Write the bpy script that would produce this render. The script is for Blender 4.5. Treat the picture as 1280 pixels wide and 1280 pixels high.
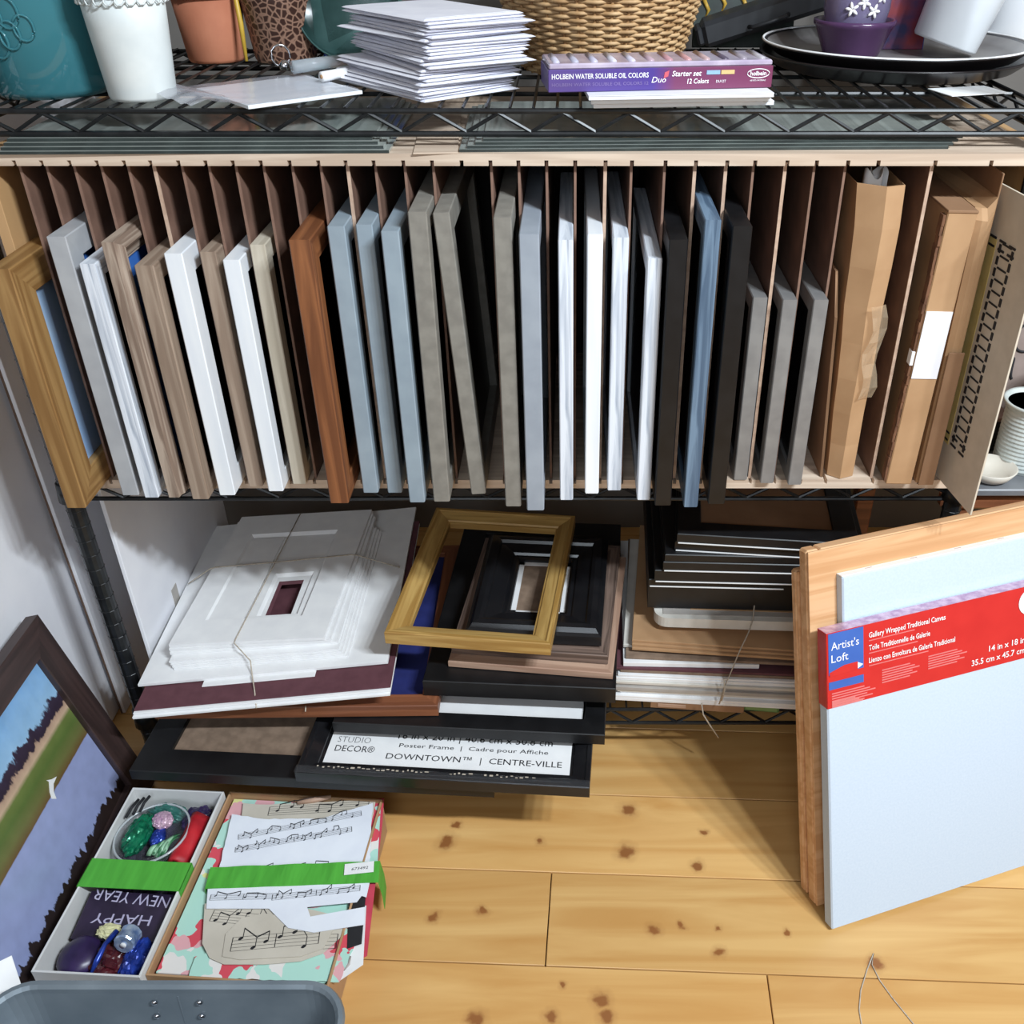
import bpy, bmesh, math, random
from mathutils import Matrix, Vector

# ------------------------------------------------------------------ camera, world, light
scene = bpy.context.scene
for o in list(bpy.data.objects): bpy.data.objects.remove(o)
COL = scene.collection
R = math.radians
CAM_H, FPX, CX, CY, TH = 1.25, 1212.0, 715.0, 640.0, R(33)

cam_d = bpy.data.cameras.new('camera'); cam = bpy.data.objects.new('camera', cam_d); COL.objects.link(cam)
cam_d.sensor_width = 36.0; cam_d.lens = 36.0 * FPX / 1280.0
cam_d.shift_x = -(CX - 640.0) / 1280.0
cam_d.clip_start = 0.02
cam.location = (0, 0, CAM_H); cam.rotation_euler = (R(90) - TH, 0, 0)
scene.camera = cam
scene.view_settings.view_transform = 'Standard'; scene.view_settings.look = 'None'
scene.view_settings.gamma = 1.0; scene.view_settings.use_curve_mapping = False
scene.view_settings.exposure = 0.0

world = bpy.data.worlds.new('world'); scene.world = world; world.use_nodes = True
bg = world.node_tree.nodes['Background']
bg.inputs[0].default_value = (1.0, 0.87, 0.74, 1); bg.inputs[1].default_value = 0.26

def area(name, loc, target, size, power, color):
    d = bpy.data.lights.new(name, 'AREA'); d.shape = 'DISK'; d.size = size; d.energy = power; d.color = color
    o = bpy.data.objects.new(name, d); COL.objects.link(o); o.location = loc
    o.rotation_euler = (Vector(target) - Vector(loc)).to_track_quat('-Z', 'Y').to_euler()
    return o
# a row of cool ceiling spots behind and to the right of the photographer
for i in range(4):
    area('ceiling_spot', (0.90 + 0.22 * i, -0.28, 2.40), (0, 1.15, 0.4), 0.10, 22.5, (0.84, 0.93, 1.0))
# large cool fill light added behind the photographer to brighten the left boards
area('soft_fill', (-0.25, -1.7, 1.75), (-0.2, 1.1, 0.4), 1.1, 20, (0.80, 0.90, 1.0))

# ------------------------------------------------------------------ helpers
def at(x, y, z=None, D=None):
    a = (x - CX) / FPX; b = -(y - CY) / FPX
    d = Vector((a, math.cos(TH) + b * math.sin(TH), -math.sin(TH) + b * math.cos(TH)))
    s = (z - CAM_H) / d.z if z is not None else D / d.y
    return Vector((0, 0, CAM_H)) + d * s

def lin(c):
    out = []
    for v in c:
        v /= 255.0
        out.append(v / 12.92 if v <= 0.04045 else ((v + 0.055) / 1.055) ** 2.4)
    return tuple(out) + (1.0,)

def basemat(name, rough=0.5, metal=0.0, spec=0.5):
    m = bpy.data.materials.new(name); m.use_nodes = True
    b = m.node_tree.nodes['Principled BSDF']
    b.inputs['Roughness'].default_value = rough; b.inputs['Metallic'].default_value = metal
    b.inputs['Specular IOR Level'].default_value = spec
    return m, m.node_tree, b

def noise_mat(name, c1, c2=None, rough=0.5, scale=20, stretch=(1, 1, 1), lo=0.35, hi=0.65, bump=0.0,
              metal=0.0, spec=0.5, detail=4, distortion=0.0):
    """two-tone procedural surface; stretch < 1 on an axis draws the grain along that axis"""
    m, t, b = basemat(name, rough, metal, spec)
    if c2 is None: c2 = tuple(min(255, v * 0.90) for v in c1)
    tc = t.nodes.new('ShaderNodeTexCoord'); mp = t.nodes.new('ShaderNodeMapping')
    mp.inputs['Scale'].default_value = stretch
    n = t.nodes.new('ShaderNodeTexNoise'); n.inputs['Scale'].default_value = scale
    n.inputs['Detail'].default_value = detail; n.inputs['Distortion'].default_value = distortion
    r = t.nodes.new('ShaderNodeValToRGB')
    r.color_ramp.elements[0].position = lo; r.color_ramp.elements[1].position = hi
    r.color_ramp.elements[0].color = lin(c2); r.color_ramp.elements[1].color = lin(c1)
    L = t.links.new
    L(tc.outputs['Object'], mp.inputs['Vector']); L(mp.outputs['Vector'], n.inputs['Vector'])
    L(n.outputs['Fac'], r.inputs['Fac']); L(r.outputs['Color'], b.inputs['Base Color'])
    if bump:
        bp = t.nodes.new('ShaderNodeBump'); bp.inputs['Strength'].default_value = bump; bp.inputs['Distance'].default_value = 0.002
        L(n.outputs['Fac'], bp.inputs['Height']); L(bp.outputs['Normal'], b.inputs['Normal'])
    return m

def grain(name, c1, c2, rough=0.5, scale=60, bump=0.15, lo=0.41, hi=0.60):      # wood, grain along local x
    return noise_mat(name, c1, c2, rough, scale * 1.5, (0.05, 1, 1), lo, hi, bump * 1.6, detail=6, distortion=0.9)

def glassmat(name, c, rough=0.03, trans=0.9, alpha=1.0):
    m, t, b = basemat(name, rough)
    b.inputs['Base Color'].default_value = lin(c); b.inputs['Transmission Weight'].default_value = trans
    b.inputs['IOR'].default_value = 1.45; b.inputs['Alpha'].default_value = alpha
    return m

def atp(x, y, p, n):
    """pixel onto the plane through p with normal n"""
    c0 = Vector((0, 0, CAM_H)); d = at(x, y, D=1.0) - c0
    return c0 + d * ((p - c0).dot(n) / d.dot(n))

def put(o, parent=None, M=None):
    COL.objects.link(o)
    if parent is not None: o.parent = parent
    if M is not None: o.matrix_basis = M
    return o

def tag(o, label=None, cat=None, group=None, kind=None):
    if label: o['label'] = label
    if cat: o['category'] = cat
    if group: o['group'] = group
    if kind: o['kind'] = kind
    return o

def thing(name, label, cat, M=None, group=None):
    o = bpy.data.objects.new(name, None); o.empty_display_size = 0.05
    put(o, None, M); return tag(o, label, cat, group)

def meshobj(name, verts, faces, mat, parent=None, M=None, smooth=False):
    me = bpy.data.meshes.new(name); me.from_pydata([tuple(v) for v in verts], [], faces); me.update()
    bm = bmesh.new(); bm.from_mesh(me); bmesh.ops.recalc_face_normals(bm, faces=bm.faces); bm.to_mesh(me); bm.free()
    if smooth:
        for p in me.polygons: p.use_smooth = True
    me.materials.append(mat)
    return put(bpy.data.objects.new(name, me), parent, M)

_boxes = {}
def boxmesh(size, bev, mat):
    k = (tuple(round(s, 5) for s in size), bev, mat.name)
    if k not in _boxes:
        bm = bmesh.new(); bmesh.ops.create_cube(bm, size=1.0)
        for v in bm.verts: v.co = Vector(((v.co.x + .5) * size[0], (v.co.y + .5) * size[1], (v.co.z + .5) * size[2]))
        if bev: bmesh.ops.bevel(bm, geom=list(bm.edges), offset=min(bev, min(size) * .3), segments=1, affect='EDGES')
        me = bpy.data.meshes.new('box'); bm.to_mesh(me); bm.free(); me.materials.append(mat); _boxes[k] = me
    return _boxes[k]

def box(name, p, size, mat, parent=None, bev=0.0008, M=None):
    """box from corner p to p+size in the local axes of M/parent"""
    T = Matrix.Translation(p)
    return put(bpy.data.objects.new(name, boxmesh(size, bev, mat)), parent, (M @ T) if M is not None else T)

def axes(o, u, v, n):
    return Matrix(((u[0], v[0], n[0], o[0]), (u[1], v[1], n[1], o[1]), (u[2], v[2], n[2], o[2]), (0, 0, 0, 1)))

def tube_data(pts, r, n=6, closed=False):
    pts = [Vector(p) for p in pts]; V, F = [], []; N = len(pts)
    up = Vector((0, 0, 1))
    for i, p in enumerate(pts):
        a = pts[(i - 1) % N] if (closed or i > 0) else p
        b = pts[(i + 1) % N] if (closed or i < N - 1) else p
        t = (b - a).normalized()
        ref = up if abs(t.z) < .95 else Vector((1, 0, 0))
        s = t.cross(ref).normalized(); q = s.cross(t)
        rr = r[i] if isinstance(r, (list, tuple)) else r
        for k in range(n):
            A = 2 * math.pi * k / n; V.append(p + (s * math.cos(A) + q * math.sin(A)) * rr)
    for i in range(N if closed else N - 1):
        j = (i + 1) % N
        for k in range(n):
            F.append((i * n + k, i * n + (k + 1) % n, j * n + (k + 1) % n, j * n + k))
    if not closed:
        F.append(tuple(range(n))); F.append(tuple(range((N - 1) * n, N * n)))
    return V, F

class MB:
    def __init__(s): s.V, s.F = [], []
    def add(s, V, F):
        o = len(s.V); s.V += list(V); s.F += [tuple(i + o for i in f) for f in F]; return s
    def tube(s, pts, r, n=6, closed=False): return s.add(*tube_data(pts, r, n, closed))
    def box(s, p, z):
        x0, y0, z0 = p; x1, y1, z1 = p[0] + z[0], p[1] + z[1], p[2] + z[2]
        return s.add([(x0, y0, z0), (x1, y0, z0), (x1, y1, z0), (x0, y1, z0), (x0, y0, z1), (x1, y0, z1), (x1, y1, z1), (x0, y1, z1)],
                     [(0, 1, 2, 3), (4, 5, 6, 7), (0, 1, 5, 4), (1, 2, 6, 5), (2, 3, 7, 6), (3, 0, 4, 7)])
    def prism(s, poly, z0, z1):
        n = len(poly)
        return s.add([(p[0], p[1], z0) for p in poly] + [(p[0], p[1], z1) for p in poly],
                     [tuple(range(n)), tuple(range(n, 2 * n))] + [(i, (i + 1) % n, n + (i + 1) % n, n + i) for i in range(n)])
    def build(s, name, mat, parent=None, M=None, smooth=False): return meshobj(name, s.V, s.F, mat, parent, M, smooth)

def tube(name, pts, r, mat, parent=None, n=8, closed=False, M=None):
    return MB().tube(pts, r, n, closed).build(name, mat, parent, M, True)

def lathe(name, prof, mat, parent=None, M=None, n=48, smooth=True, wob=None):
    V, F = [], []
    for (r, z) in prof:
        for k in range(n):
            a = 2 * math.pi * k / n; w = wob(a, z) if wob else 1
            V.append((r * w * math.cos(a), r * w * math.sin(a), z))
    for i in range(len(prof) - 1):
        for k in range(n): F.append((i * n + k, i * n + (k + 1) % n, (i + 1) * n + (k + 1) % n, (i + 1) * n + k))
    if prof[0][0] > 1e-5: F.append(tuple(range(n)))
    if prof[-1][0] > 1e-5: F.append(tuple(range((len(prof) - 1) * n, len(prof) * n)))
    o = meshobj(name, V, F, mat, parent, M, smooth)
    return o

def text(name, body, mat, parent, M, w=None, h=0.01, shear=0.0, bold=0.0):
    """flat lettering: lower left corner at M's origin, fitted to width w and cap height h"""
    cu = bpy.data.curves.new(name, 'FONT'); cu.body = body; cu.size = 1.0; cu.extrude = 0.0; cu.resolution_u = 2
    cu.shear = shear; cu.offset = bold
    tmp = bpy.data.objects.new(name, cu); COL.objects.link(tmp)
    bpy.context.view_layer.update()
    me = bpy.data.meshes.new_from_object(tmp.evaluated_get(bpy.context.evaluated_depsgraph_get()))
    bpy.data.objects.remove(tmp); bpy.data.curves.remove(cu)
    xs = [v.co.x for v in me.vertices]; x0, x1 = min(xs), max(xs)
    sy = h / 0.73; sx = w / (x1 - x0) if w else sy
    for v in me.vertices: v.co.x = (v.co.x - x0) * sx; v.co.y *= sy; v.co.z *= 0
    me.materials.clear(); me.materials.append(mat)
    return put(bpy.data.objects.new(name, me), parent, M)

TR = Matrix.Translation
def RZ(a): return Matrix.Rotation(R(a), 4, 'Z')
def RX(a): return Matrix.Rotation(R(a), 4, 'X')
def RY(a): return Matrix.Rotation(R(a), 4, 'Y')

# ---- picture frames: four mitred rails, panel, optional glass; local x = width, y = height, z = towards the face
def profile(kind, w, t):
    c = 0.0012
    if kind == 'flat': return [(0, c), (0, t - c), (c, t), (w - c, t), (w, t - c), (w, 0), (c, 0)]
    if kind == 'slope': return [(0, 0), (0, t - c), (c, t), (w * .22, t), (w * .30, t * .90), (w * .86, t * .66), (w * .90, t * .52), (w, t * .50), (w, 0)]
    if kind == 'step': return [(0, 0), (0, t * .60), (w * .08, t * .72), (w * .16, t * .95), (w * .30, t), (w * .40, t * .92), (w * .44, t * .74),
                               (w * .80, t * .60), (w * .84, t * .46), (w * .93, t * .50), (w, t * .38), (w, 0)]
_rails = {}
def railmesh(L, w, t, kind, mat):
    k = (round(L, 4), round(w, 4), round(t, 4), kind, mat.name)
    if k not in _rails:
        P = profile(kind, w, t); n = len(P)
        V = [(y, y, z) for y, z in P] + [(L - y, y, z) for y, z in P]
        F = [(i, (i + 1) % n, n + (i + 1) % n, n + i) for i in range(n)] + [tuple(range(n)), tuple(range(n, 2 * n))]
        me = bpy.data.meshes.new('rail'); me.from_pydata(V, [], F)
        bm = bmesh.new(); bm.from_mesh(me); bmesh.ops.recalc_face_normals(bm, faces=bm.faces); bm.to_mesh(me); bm.free()
        me.materials.append(mat); _rails[k] = me
    return _rails[k]

def frame(name, label, M, W, H, w, t, mat, kind='flat', panel=None, pname='picture', pz=None, glass=None, group=None, cat='picture frame'):
    root = thing(name, label, cat, M, group)
    for L, T in ((W, TR((0, 0, 0))), (H, TR((W, 0, 0)) @ RZ(90)), (W, TR((W, H, 0)) @ RZ(180)), (H, TR((0, H, 0)) @ RZ(270))):
        put(bpy.data.objects.new('rail', railmesh(L, w, t, kind, mat)), root, T)
    if panel:
        z = t * .25 if pz is None else pz
        box(pname, (w - .001, w - .001, z), (W - 2 * w + .002, H - 2 * w + .002, .003), panel, root, 0)
    if glass:
        box('glass', (w - .001, w - .001, t * .62), (W - 2 * w + .002, H - 2 * w + .002, .0015), glass, root, 0)
    return root

def flatM(FL, FR, zt, t):
    """matrix of something lying flat whose top front edge runs from pixel FL to pixel FR at height zt"""
    a = at(*FL, z=zt); b = at(*FR, z=zt); u = (b - a); L = u.length; u.normalize()
    v = Vector((-u.y, u.x, 0)); a.z = zt - t
    return axes(a, u, v, (0, 0, 1)), L

def matboard(name, label, M, W, H, t, mat, hole=None, cat='mat board', group=None, core=None):
    """sheet with an optional rectangular window cut with a bevel"""
    if hole is None:
        o = box(name, (0, 0, 0), (W, H, t), mat, None, 0.0004, M)
        return tag(o, label, cat, group)
    x0, y0, x1, y1 = hole; b = t * .9
    O = [(0, 0), (W, 0), (W, H), (0, H)]; I = [(x0, y0), (x1, y0), (x1, y1), (x0, y1)]
    J = [(x0 + b, y0 + b), (x1 - b, y0 + b), (x1 - b, y1 - b), (x0 + b, y1 - b)]
    V = [(x, y, 0) for x, y in O] + [(x, y, t) for x, y in O] + [(x, y, t) for x, y in I] + [(x, y, 0) for x, y in J]
    F = []
    for i in range(4):
        j = (i + 1) % 4
        F += [(i, j, 4 + j, 4 + i), (4 + i, 4 + j, 8 + j, 8 + i), (8 + i, 8 + j, 12 + j, 12 + i), (12 + i, 12 + j, j, i)]
    o = meshobj(name, V, F, mat, None, M)
    if core:
        o.data.materials.append(core)
        for k, p in enumerate(o.data.polygons):
            if k % 4 in (2,): p.material_index = 1
    return tag(o, label, cat, group)

# ------------------------------------------------------------------ materials
m_black = noise_mat('black_paint', (22, 22, 24), (15, 15, 17), 0.42, 40)
m_blackwire = noise_mat('black_wire', (38, 40, 42), (26, 27, 29), 0.32, 60, metal=0.3)
m_white = noise_mat('white_mat', (238, 238, 238), (231, 231, 232), 0.75, 30)
m_whiteboard = noise_mat('white_board', (240, 240, 244), (232, 232, 238), 0.7, 12)
m_whitepaint = noise_mat('white_paint', (240, 243, 246), (226, 231, 238), 0.35, 50, (0.1, 1, 1))
m_weatherwhite = grain('weathered_white', (225, 230, 238), (165, 174, 188), 0.55, 90, 0.2, .30, .55)
m_grey = noise_mat('grey_paint', (176, 178, 181), (164, 166, 170), 0.45, 30)
m_bluegrey = noise_mat('blue_grey_paint', (150, 164, 174), (140, 154, 165), 0.40, 30)
m_coolgrey = noise_mat('cool_grey_paint', (158, 166, 176), (148, 156, 167), 0.4, 30)
m_taupe = noise_mat('taupe_paint', (139, 135, 127), (125, 121, 114), 0.5, 60)
m_greigew = grain('grey_brown_weathered', (176, 158, 142), (128, 108, 94), 0.6, 80, 0.25)
m_greige = grain('taupe_wood', (166, 147, 130), (138, 118, 102), 0.55, 60, 0.15)
m_cream = grain('cream_wood', (206, 197, 180), (188, 178, 160), 0.5, 60, 0.12)
m_oak = grain('oak', (166, 130, 82), (134, 98, 56), 0.45, 45, 0.15)
m_oakdark = grain('oak_dark', (110, 78, 52), (86, 60, 40), 0.5, 45, 0.15)
m_walnut = grain('walnut', (150, 96, 60), (112, 68, 42), 0.45, 45, 0.15)
m_slate = grain('slate_blue_weathered', (112, 134, 156), (76, 96, 118), 0.5, 80, 0.2)
m_silver = noise_mat('dull_silver', (150, 149, 148), (132, 131, 131), 0.38, 30, metal=0.25)
m_gold = grain('gold_oak', (196, 160, 96), (160, 122, 64), 0.42, 50, 0.12)
m_cherry = grain('cherry', (148, 92, 62), (118, 70, 46), 0.45, 45, 0.12)
m_pinkwood = grain('pink_wood', (190, 158, 136), (164, 130, 110), 0.55, 50, 0.12)
m_brownweather = grain('brown_weathered', (132, 110, 98), (84, 68, 60), 0.6, 70, 0.2)
m_pine = grain('pine', (222, 176, 132), (204, 152, 106), 0.5, 35, 0.1)
m_ply = grain('plywood', (214, 194, 174), (190, 168, 148), 0.6, 40, 0.12)
m_plyside = noise_mat('plywood_side', (196, 158, 112), (170, 130, 88), 0.6, 8, (1, 1, .3))
m_hardboard = noise_mat('hardboard', (124, 94, 80), (104, 78, 66), 0.6, 25)
m_hedge = noise_mat('hardboard_edge', (140, 108, 92), (118, 90, 76), 0.7, 60)
m_litedge = noise_mat('divider_edge_lit', (206, 178, 156), (172, 142, 122), 0.7, 60)
m_rackback = noise_mat('rack_back', (34, 28, 26), (24, 20, 19), 0.8, 10)
m_kraft = noise_mat('kraft', (184, 146, 108), (170, 132, 95), 0.75, 14)
m_kraftdark = noise_mat('kraft_dark', (152, 116, 86), (136, 102, 74), 0.8, 14)
m_brownboard = noise_mat('brown_board', (140, 118, 100), (120, 100, 84), 0.85, 60)
m_maroon = noise_mat('maroon', (98, 58, 66), (88, 50, 58), 0.8, 50)
m_blue = noise_mat('royal_blue', (36, 44, 108), (30, 38, 96), 0.7, 40)
m_darkpic = noise_mat('dark_picture', (26, 24, 28), (14, 13, 15), 0.35, 30)
m_bluepic = noise_mat('blue_picture', (74, 130, 205), (50, 92, 180), 0.35, 12)
m_palepic = noise_mat('pale_blue_picture', (172, 198, 226), (140, 172, 214), 0.35, 8)
m_glass = glassmat('sheet_glass', (206, 222, 218), 0.05, 0.85)
m_glassedge = noise_mat('glass_edge', (58, 66, 64), (44, 50, 49), 0.25, 30)
m_greenglass = noise_mat('stacked_glass', (164, 170, 164), (146, 152, 148), 0.12, 20)  # grey reflections on the panes are put into this colour
m_ink = noise_mat('black_ink', (34, 34, 38), (28, 28, 32), 0.7, 50)
m_whiteink = noise_mat('white_ink', (248, 246, 246), (240, 238, 240), 0.6, 50)
m_string = noise_mat('string', (196, 184, 168), (170, 158, 142), 0.9, 200)
m_film = glassmat('clear_film', (235, 238, 245), 0.12, 0.9, 0.30)
m_bag = glassmat('cloudy_plastic', (214, 216, 228), 0.18, 0.15, 0.42)
ORD = ['lowest', 'second', 'third', 'fourth', 'fifth', 'sixth', 'seventh', 'eighth', 'ninth', 'tenth', 'eleventh', 'twelfth', 'thirteenth', 'fourteenth', 'fifteenth', 'sixteenth', 'seventeenth', 'eighteenth', 'nineteenth', 'twentieth', 'twenty-first', 'twenty-second', 'twenty-third', 'twenty-fourth', 'twenty-fifth', 'twenty-sixth', 'twenty-seventh']
m_chrome = noise_mat('chrome', (220, 220, 225), (200, 200, 206), 0.15, 30, metal=1.0)

# ------------------------------------------------------------------ the setting
def floor_material():
    m, t, b = basemat('pine_floor', 0.32, 0, 0.5)
    N = t.nodes.new; L = t.links.new
    geo = N('ShaderNodeNewGeometry')
    oi = N('ShaderNodeObjectInfo')
    mp = N('ShaderNodeMapping'); mp.inputs['Scale'].default_value = (0.10, 1, 1); mp.inputs['Rotation'].default_value = (0, 0, R(2.3))
    off = N('ShaderNodeVectorMath'); off.operation = 'ADD'
    cmb = N('ShaderNodeCombineXYZ'); mul = N('ShaderNodeMath'); mul.operation = 'MULTIPLY'; mul.inputs[1].default_value = 30
    L(oi.outputs['Random'], mul.inputs[0]); L(mul.outputs[0], cmb.inputs['X']); L(mul.outputs[0], cmb.inputs['Z'])
    L(geo.outputs['Position'], mp.inputs['Vector']); L(mp.outputs['Vector'], off.inputs[0]); L(cmb.outputs[0], off.inputs[1])
    n = N('ShaderNodeTexNoise'); n.inputs['Scale'].default_value = 22; n.inputs['Detail'].default_value = 6; n.inputs['Distortion'].default_value = 1.2
    L(off.outputs[0], n.inputs['Vector'])
    r = N('ShaderNodeValToRGB'); r.color_ramp.elements[0].position = .3; r.color_ramp.elements[1].position = .68
    r.color_ramp.elements[0].color = lin((204, 152, 88)); r.color_ramp.elements[1].color = lin((226, 182, 118))
    L(n.outputs['Fac'], r.inputs['Fac'])
    hs = N('ShaderNodeHueSaturation'); vr = N('ShaderNodeMapRange'); vr.inputs['To Min'].default_value = .90; vr.inputs['To Max'].default_value = 1.06
    L(oi.outputs['Random'], vr.inputs['Value']); L(vr.outputs[0], hs.inputs['Value']); L(r.outputs['Color'], hs.inputs['Color'])
    # knots of the real boards: (pixel x, pixel y, radius in metres)
    knots = [(785, 1013, .011), (783, 1065, .012), (558, 1052, .011), (676, 1052, .006), (880, 1040, .006), (872, 1082, .008), (541, 1146, .007),
             (602, 1139, .007), (817, 1163, .008), (852, 1157, .005), (899, 1190, .007), (983, 1166, .004), (752, 1250, .010), (758, 1272, .009),
             (898, 1160, .004), (688, 1272, .008), (571, 1030, .006), (595, 1275, .010), (1094, 1205, .008), (703, 1231, .004)]
    last = None
    jit = N('ShaderNodeTexNoise'); jit.inputs['Scale'].default_value = 55; jit.inputs['Detail'].default_value = 3
    L(geo.outputs['Position'], jit.inputs['Vector'])
    js = N('ShaderNodeVectorMath'); js.operation = 'MULTIPLY_ADD'; js.inputs[1].default_value = (.020, .020, 0); js.inputs[2].default_value = (-.010, -.010, 0); L(jit.outputs['Color'], js.inputs[0])
    wp = N('ShaderNodeVectorMath'); wp.operation = 'ADD'; L(geo.outputs['Position'], wp.inputs[0]); L(js.outputs[0], wp.inputs[1])
    for (x, y, rad) in knots:
        p = at(x, y, z=0.0)
        sub = N('ShaderNodeVectorMath'); sub.operation = 'SUBTRACT'; sub.inputs[1].default_value = p
        L(wp.outputs[0], sub.inputs[0])
        ln = N('ShaderNodeVectorMath'); ln.operation = 'LENGTH'; L(sub.outputs[0], ln.inputs[0])
        mr = N('ShaderNodeMapRange'); mr.interpolation_type = 'SMOOTHSTEP'
        mr.interpolation_type = 'LINEAR'; mr.inputs['From Min'].default_value = rad * .25; mr.inputs['From Max'].default_value = rad * 2.2
        mr.inputs['To Min'].default_value = 1; mr.inputs['To Max'].default_value = 0
        L(ln.outputs['Value'], mr.inputs['Value'])
        if last is None: last = mr.outputs[0]
        else:
            mx = N('ShaderNodeMath'); mx.operation = 'MAXIMUM'; L(last, mx.inputs[0]); L(mr.outputs[0], mx.inputs[1]); last = mx.outputs[0]
    kr = N('ShaderNodeValToRGB'); kr.color_ramp.elements[0].position = .05; kr.color_ramp.elements[0].color = (0, 0, 0, 1); kr.color_ramp.elements[1].position = .80; kr.color_ramp.elements[1].color = (1, 1, 1, 1)
    ke = kr.color_ramp.elements.new(.50); ke.color = (.22, .22, .22, 1); ke = kr.color_ramp.elements.new(.66); ke.color = (.6, .6, .6, 1)
    L(last, kr.inputs['Fac'])
    mix = N('ShaderNodeMix'); mix.data_type = 'RGBA'
    L(kr.outputs['Color'], mix.inputs['Factor']); L(hs.outputs['Color'], mix.inputs['A']); mix.inputs['B'].default_value = lin((146, 94, 52))
    L(mix.outputs['Result'], b.inputs['Base Color'])
    return m

m_floor = floor_material()
m_gap = noise_mat('floor_gap', (84, 54, 30), (70, 44, 24), 0.9, 30)
floor = thing('floor', None, None, TR((0, 0, 0)) @ RZ(-2.3)); floor['kind'] = 'structure'
floor['label'] = 'knotty varnished pine plank floor'
box('subfloor', (-2.2, -1.4, -.05), (4.6, 3.6, .033), m_gap, floor, 0)
# rows: y measured along the rotated floor axis at world x = -0.026
row0 = 0.927
random.seed(4)
for i in range(-8, 7):
    y0 = row0 + i * .1505; joints = [-1.9 + random.uniform(0, .5)]
    if i == -1: joints = [-1.35, -0.068, 1.32]
    elif i == -2: joints = [-1.7, 0.235, 1.7]
    elif i == 0: joints = [-1.0, 1.45]
    elif i == 1: joints = [-1.5, 1.2]
    else:
        while joints[-1] < 1.6: joints.append(joints[-1] + random.uniform(1.2, 1.8))
    xs = [-2.2] + [j for j in joints if -2.1 < j < 2.3] + [2.4]
    for a, b_ in zip(xs, xs[1:]):
        box('plank', (a + .0008, y0 + .0008, -.018), (b_ - a - .0016, .1505 - .0016, .018), m_floor, floor, 0.0008)

m_wall = noise_mat('wall_paint', (120, 116, 112), (112, 108, 104), 0.9, 6)
w = box('wall_back', (-2.2, 1.86, 0), (4.6, .05, 2.4), m_wall, None, 0); w['kind'] = 'structure'; w['label'] = 'grey wall behind the shelving'
w = box('wall_left', (-1.25, -1.4, 0), (.05, 3.26, 2.4), m_wall, None, 0); w['kind'] = 'structure'; w['label'] = 'pale wall beside the white boards'

# ------------------------------------------------------------------ wire shelving unit
XL, XR, YF, YB = -0.697, 0.533, 1.145, 1.60
unit = thing('wire_shelving_unit', 'black wire shelving unit with zigzag truss edges and round posts', 'shelving', TR((0, 0, 0)))
for x in (XL, XR):
    for y in (YF, YB):
        p = MB().tube([(x, y, 0.012), (x, y, 1.55)], .0125, 14)
        for k in range(58): p.tube([(x + .0127 * math.cos(a), y + .0127 * math.sin(a), .03 + k * .0254) for a in [2 * math.pi * q / 12 for q in range(12)]], .0006, 4, True)
        po = p.build('post', m_blackwire, unit)
        lathe('foot', [(.015, 0), (.015, .008), (.008, .014)], m_blackwire, po, TR((x, y, 0)), 14)
def wire_shelf(z, th, zig=0.075):
    s = MB()
    # front and back trusses
    for y in (YF, YB):
        s.tube([(XL, y, z), (XR, y, z)], .0032, 8); s.tube([(XL, y, z - th), (XR, y, z - th)], .0032, 8)
    so = s.build('shelf', m_blackwire, unit)
    for y in (YF, YB):
        q = MB(); n = int((XR - XL) / (zig / 2)); pts = []
        for i in range(n + 1): pts.append((XL + (XR - XL) * i / n, y, z - .002 if i % 2 else z - th + .002))
        q.tube(pts, .0026, 6); q.build('zigzag_truss', m_blackwire, so)
    for x in (XL, XR):
        e = MB()
        e.tube([(x, YF, z), (x, YB, z)], .003, 8); e.tube([(x, YF, z - th), (x, YB, z - th)], .003, 8)
        pts = [(x, YF + (YB - YF) * i / 12, z - .002 if i % 2 else z - th + .002) for i in range(13)]; e.tube(pts, .0024, 6)
        et = e.build('end_truss', m_blackwire, so)
    d = MB()
    n = 47
    for i in range(1, n): x = XL + (XR - XL) * i / n; d.tube([(x, YF, z + .003), (x, YB, z + .003)], .0019, 5)
    for y in (YF + .11, YF + .23, YF + .35): d.tube([(XL, y, z - .001), (XR, y, z - .001)], .0028, 6)
    dk = d.build('deck_wires', m_blackwire, so); dk['kind'] = 'stuff'
    for x in (XL, XR):
        for y in (YF, YB): lathe('collar', [(.014, -th), (.018, -th), (.0155, .004), (.014, .004)], m_blackwire, so, TR((x, y, z)), 16)
ZT = 1.037                 # top shelf
wire_shelf(ZT, .024, .0715)
wire_shelf(.553, .024, .0715)
wire_shelf(.1245, .03, .0715)
ZTOP = ZT + .005

# ------------------------------------------------------------------ slotted wooden rack
RF, RD, RB, RT = 1.12, .42, .574, .984      # front, depth, floor of the rack, underside of its top
RXL, RXR = -.652, .528
rack = thing('slotted_rack', 'long plywood picture rack with thin brown dividers between the wire shelves', 'rack', TR((0, 0, 0)))
notch = [-.6228, -.5924, -.5612, -.5308, -.5004, -.4709, -.4396, -.4093, -.3789, -.3476, -.3154, -.2833, -.2529, -.2216, -.1885, -.1564, -.1233,
         -.0911, -.0599, -.0286, .0036, .0375, .0670, .1045, .1385, .1734, .2046, .2404, .2734, .3083, .3422, .4057, .4682]
def comb(z0, z1, up):
    P = [(RXL, z1), (RXL, z0)] if up else [(RXL, z0), (RXL, z1)]
    d = .006 if up else -.006
    for x in notch: P += [(x - .0022, P[1][1]), (x - .0022, P[1][1] + d), (x + .0022, P[1][1] + d), (x + .0022, P[1][1])]
    P += [(RXR, P[1][1]), (RXR, P[0][1])]
    return P
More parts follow.
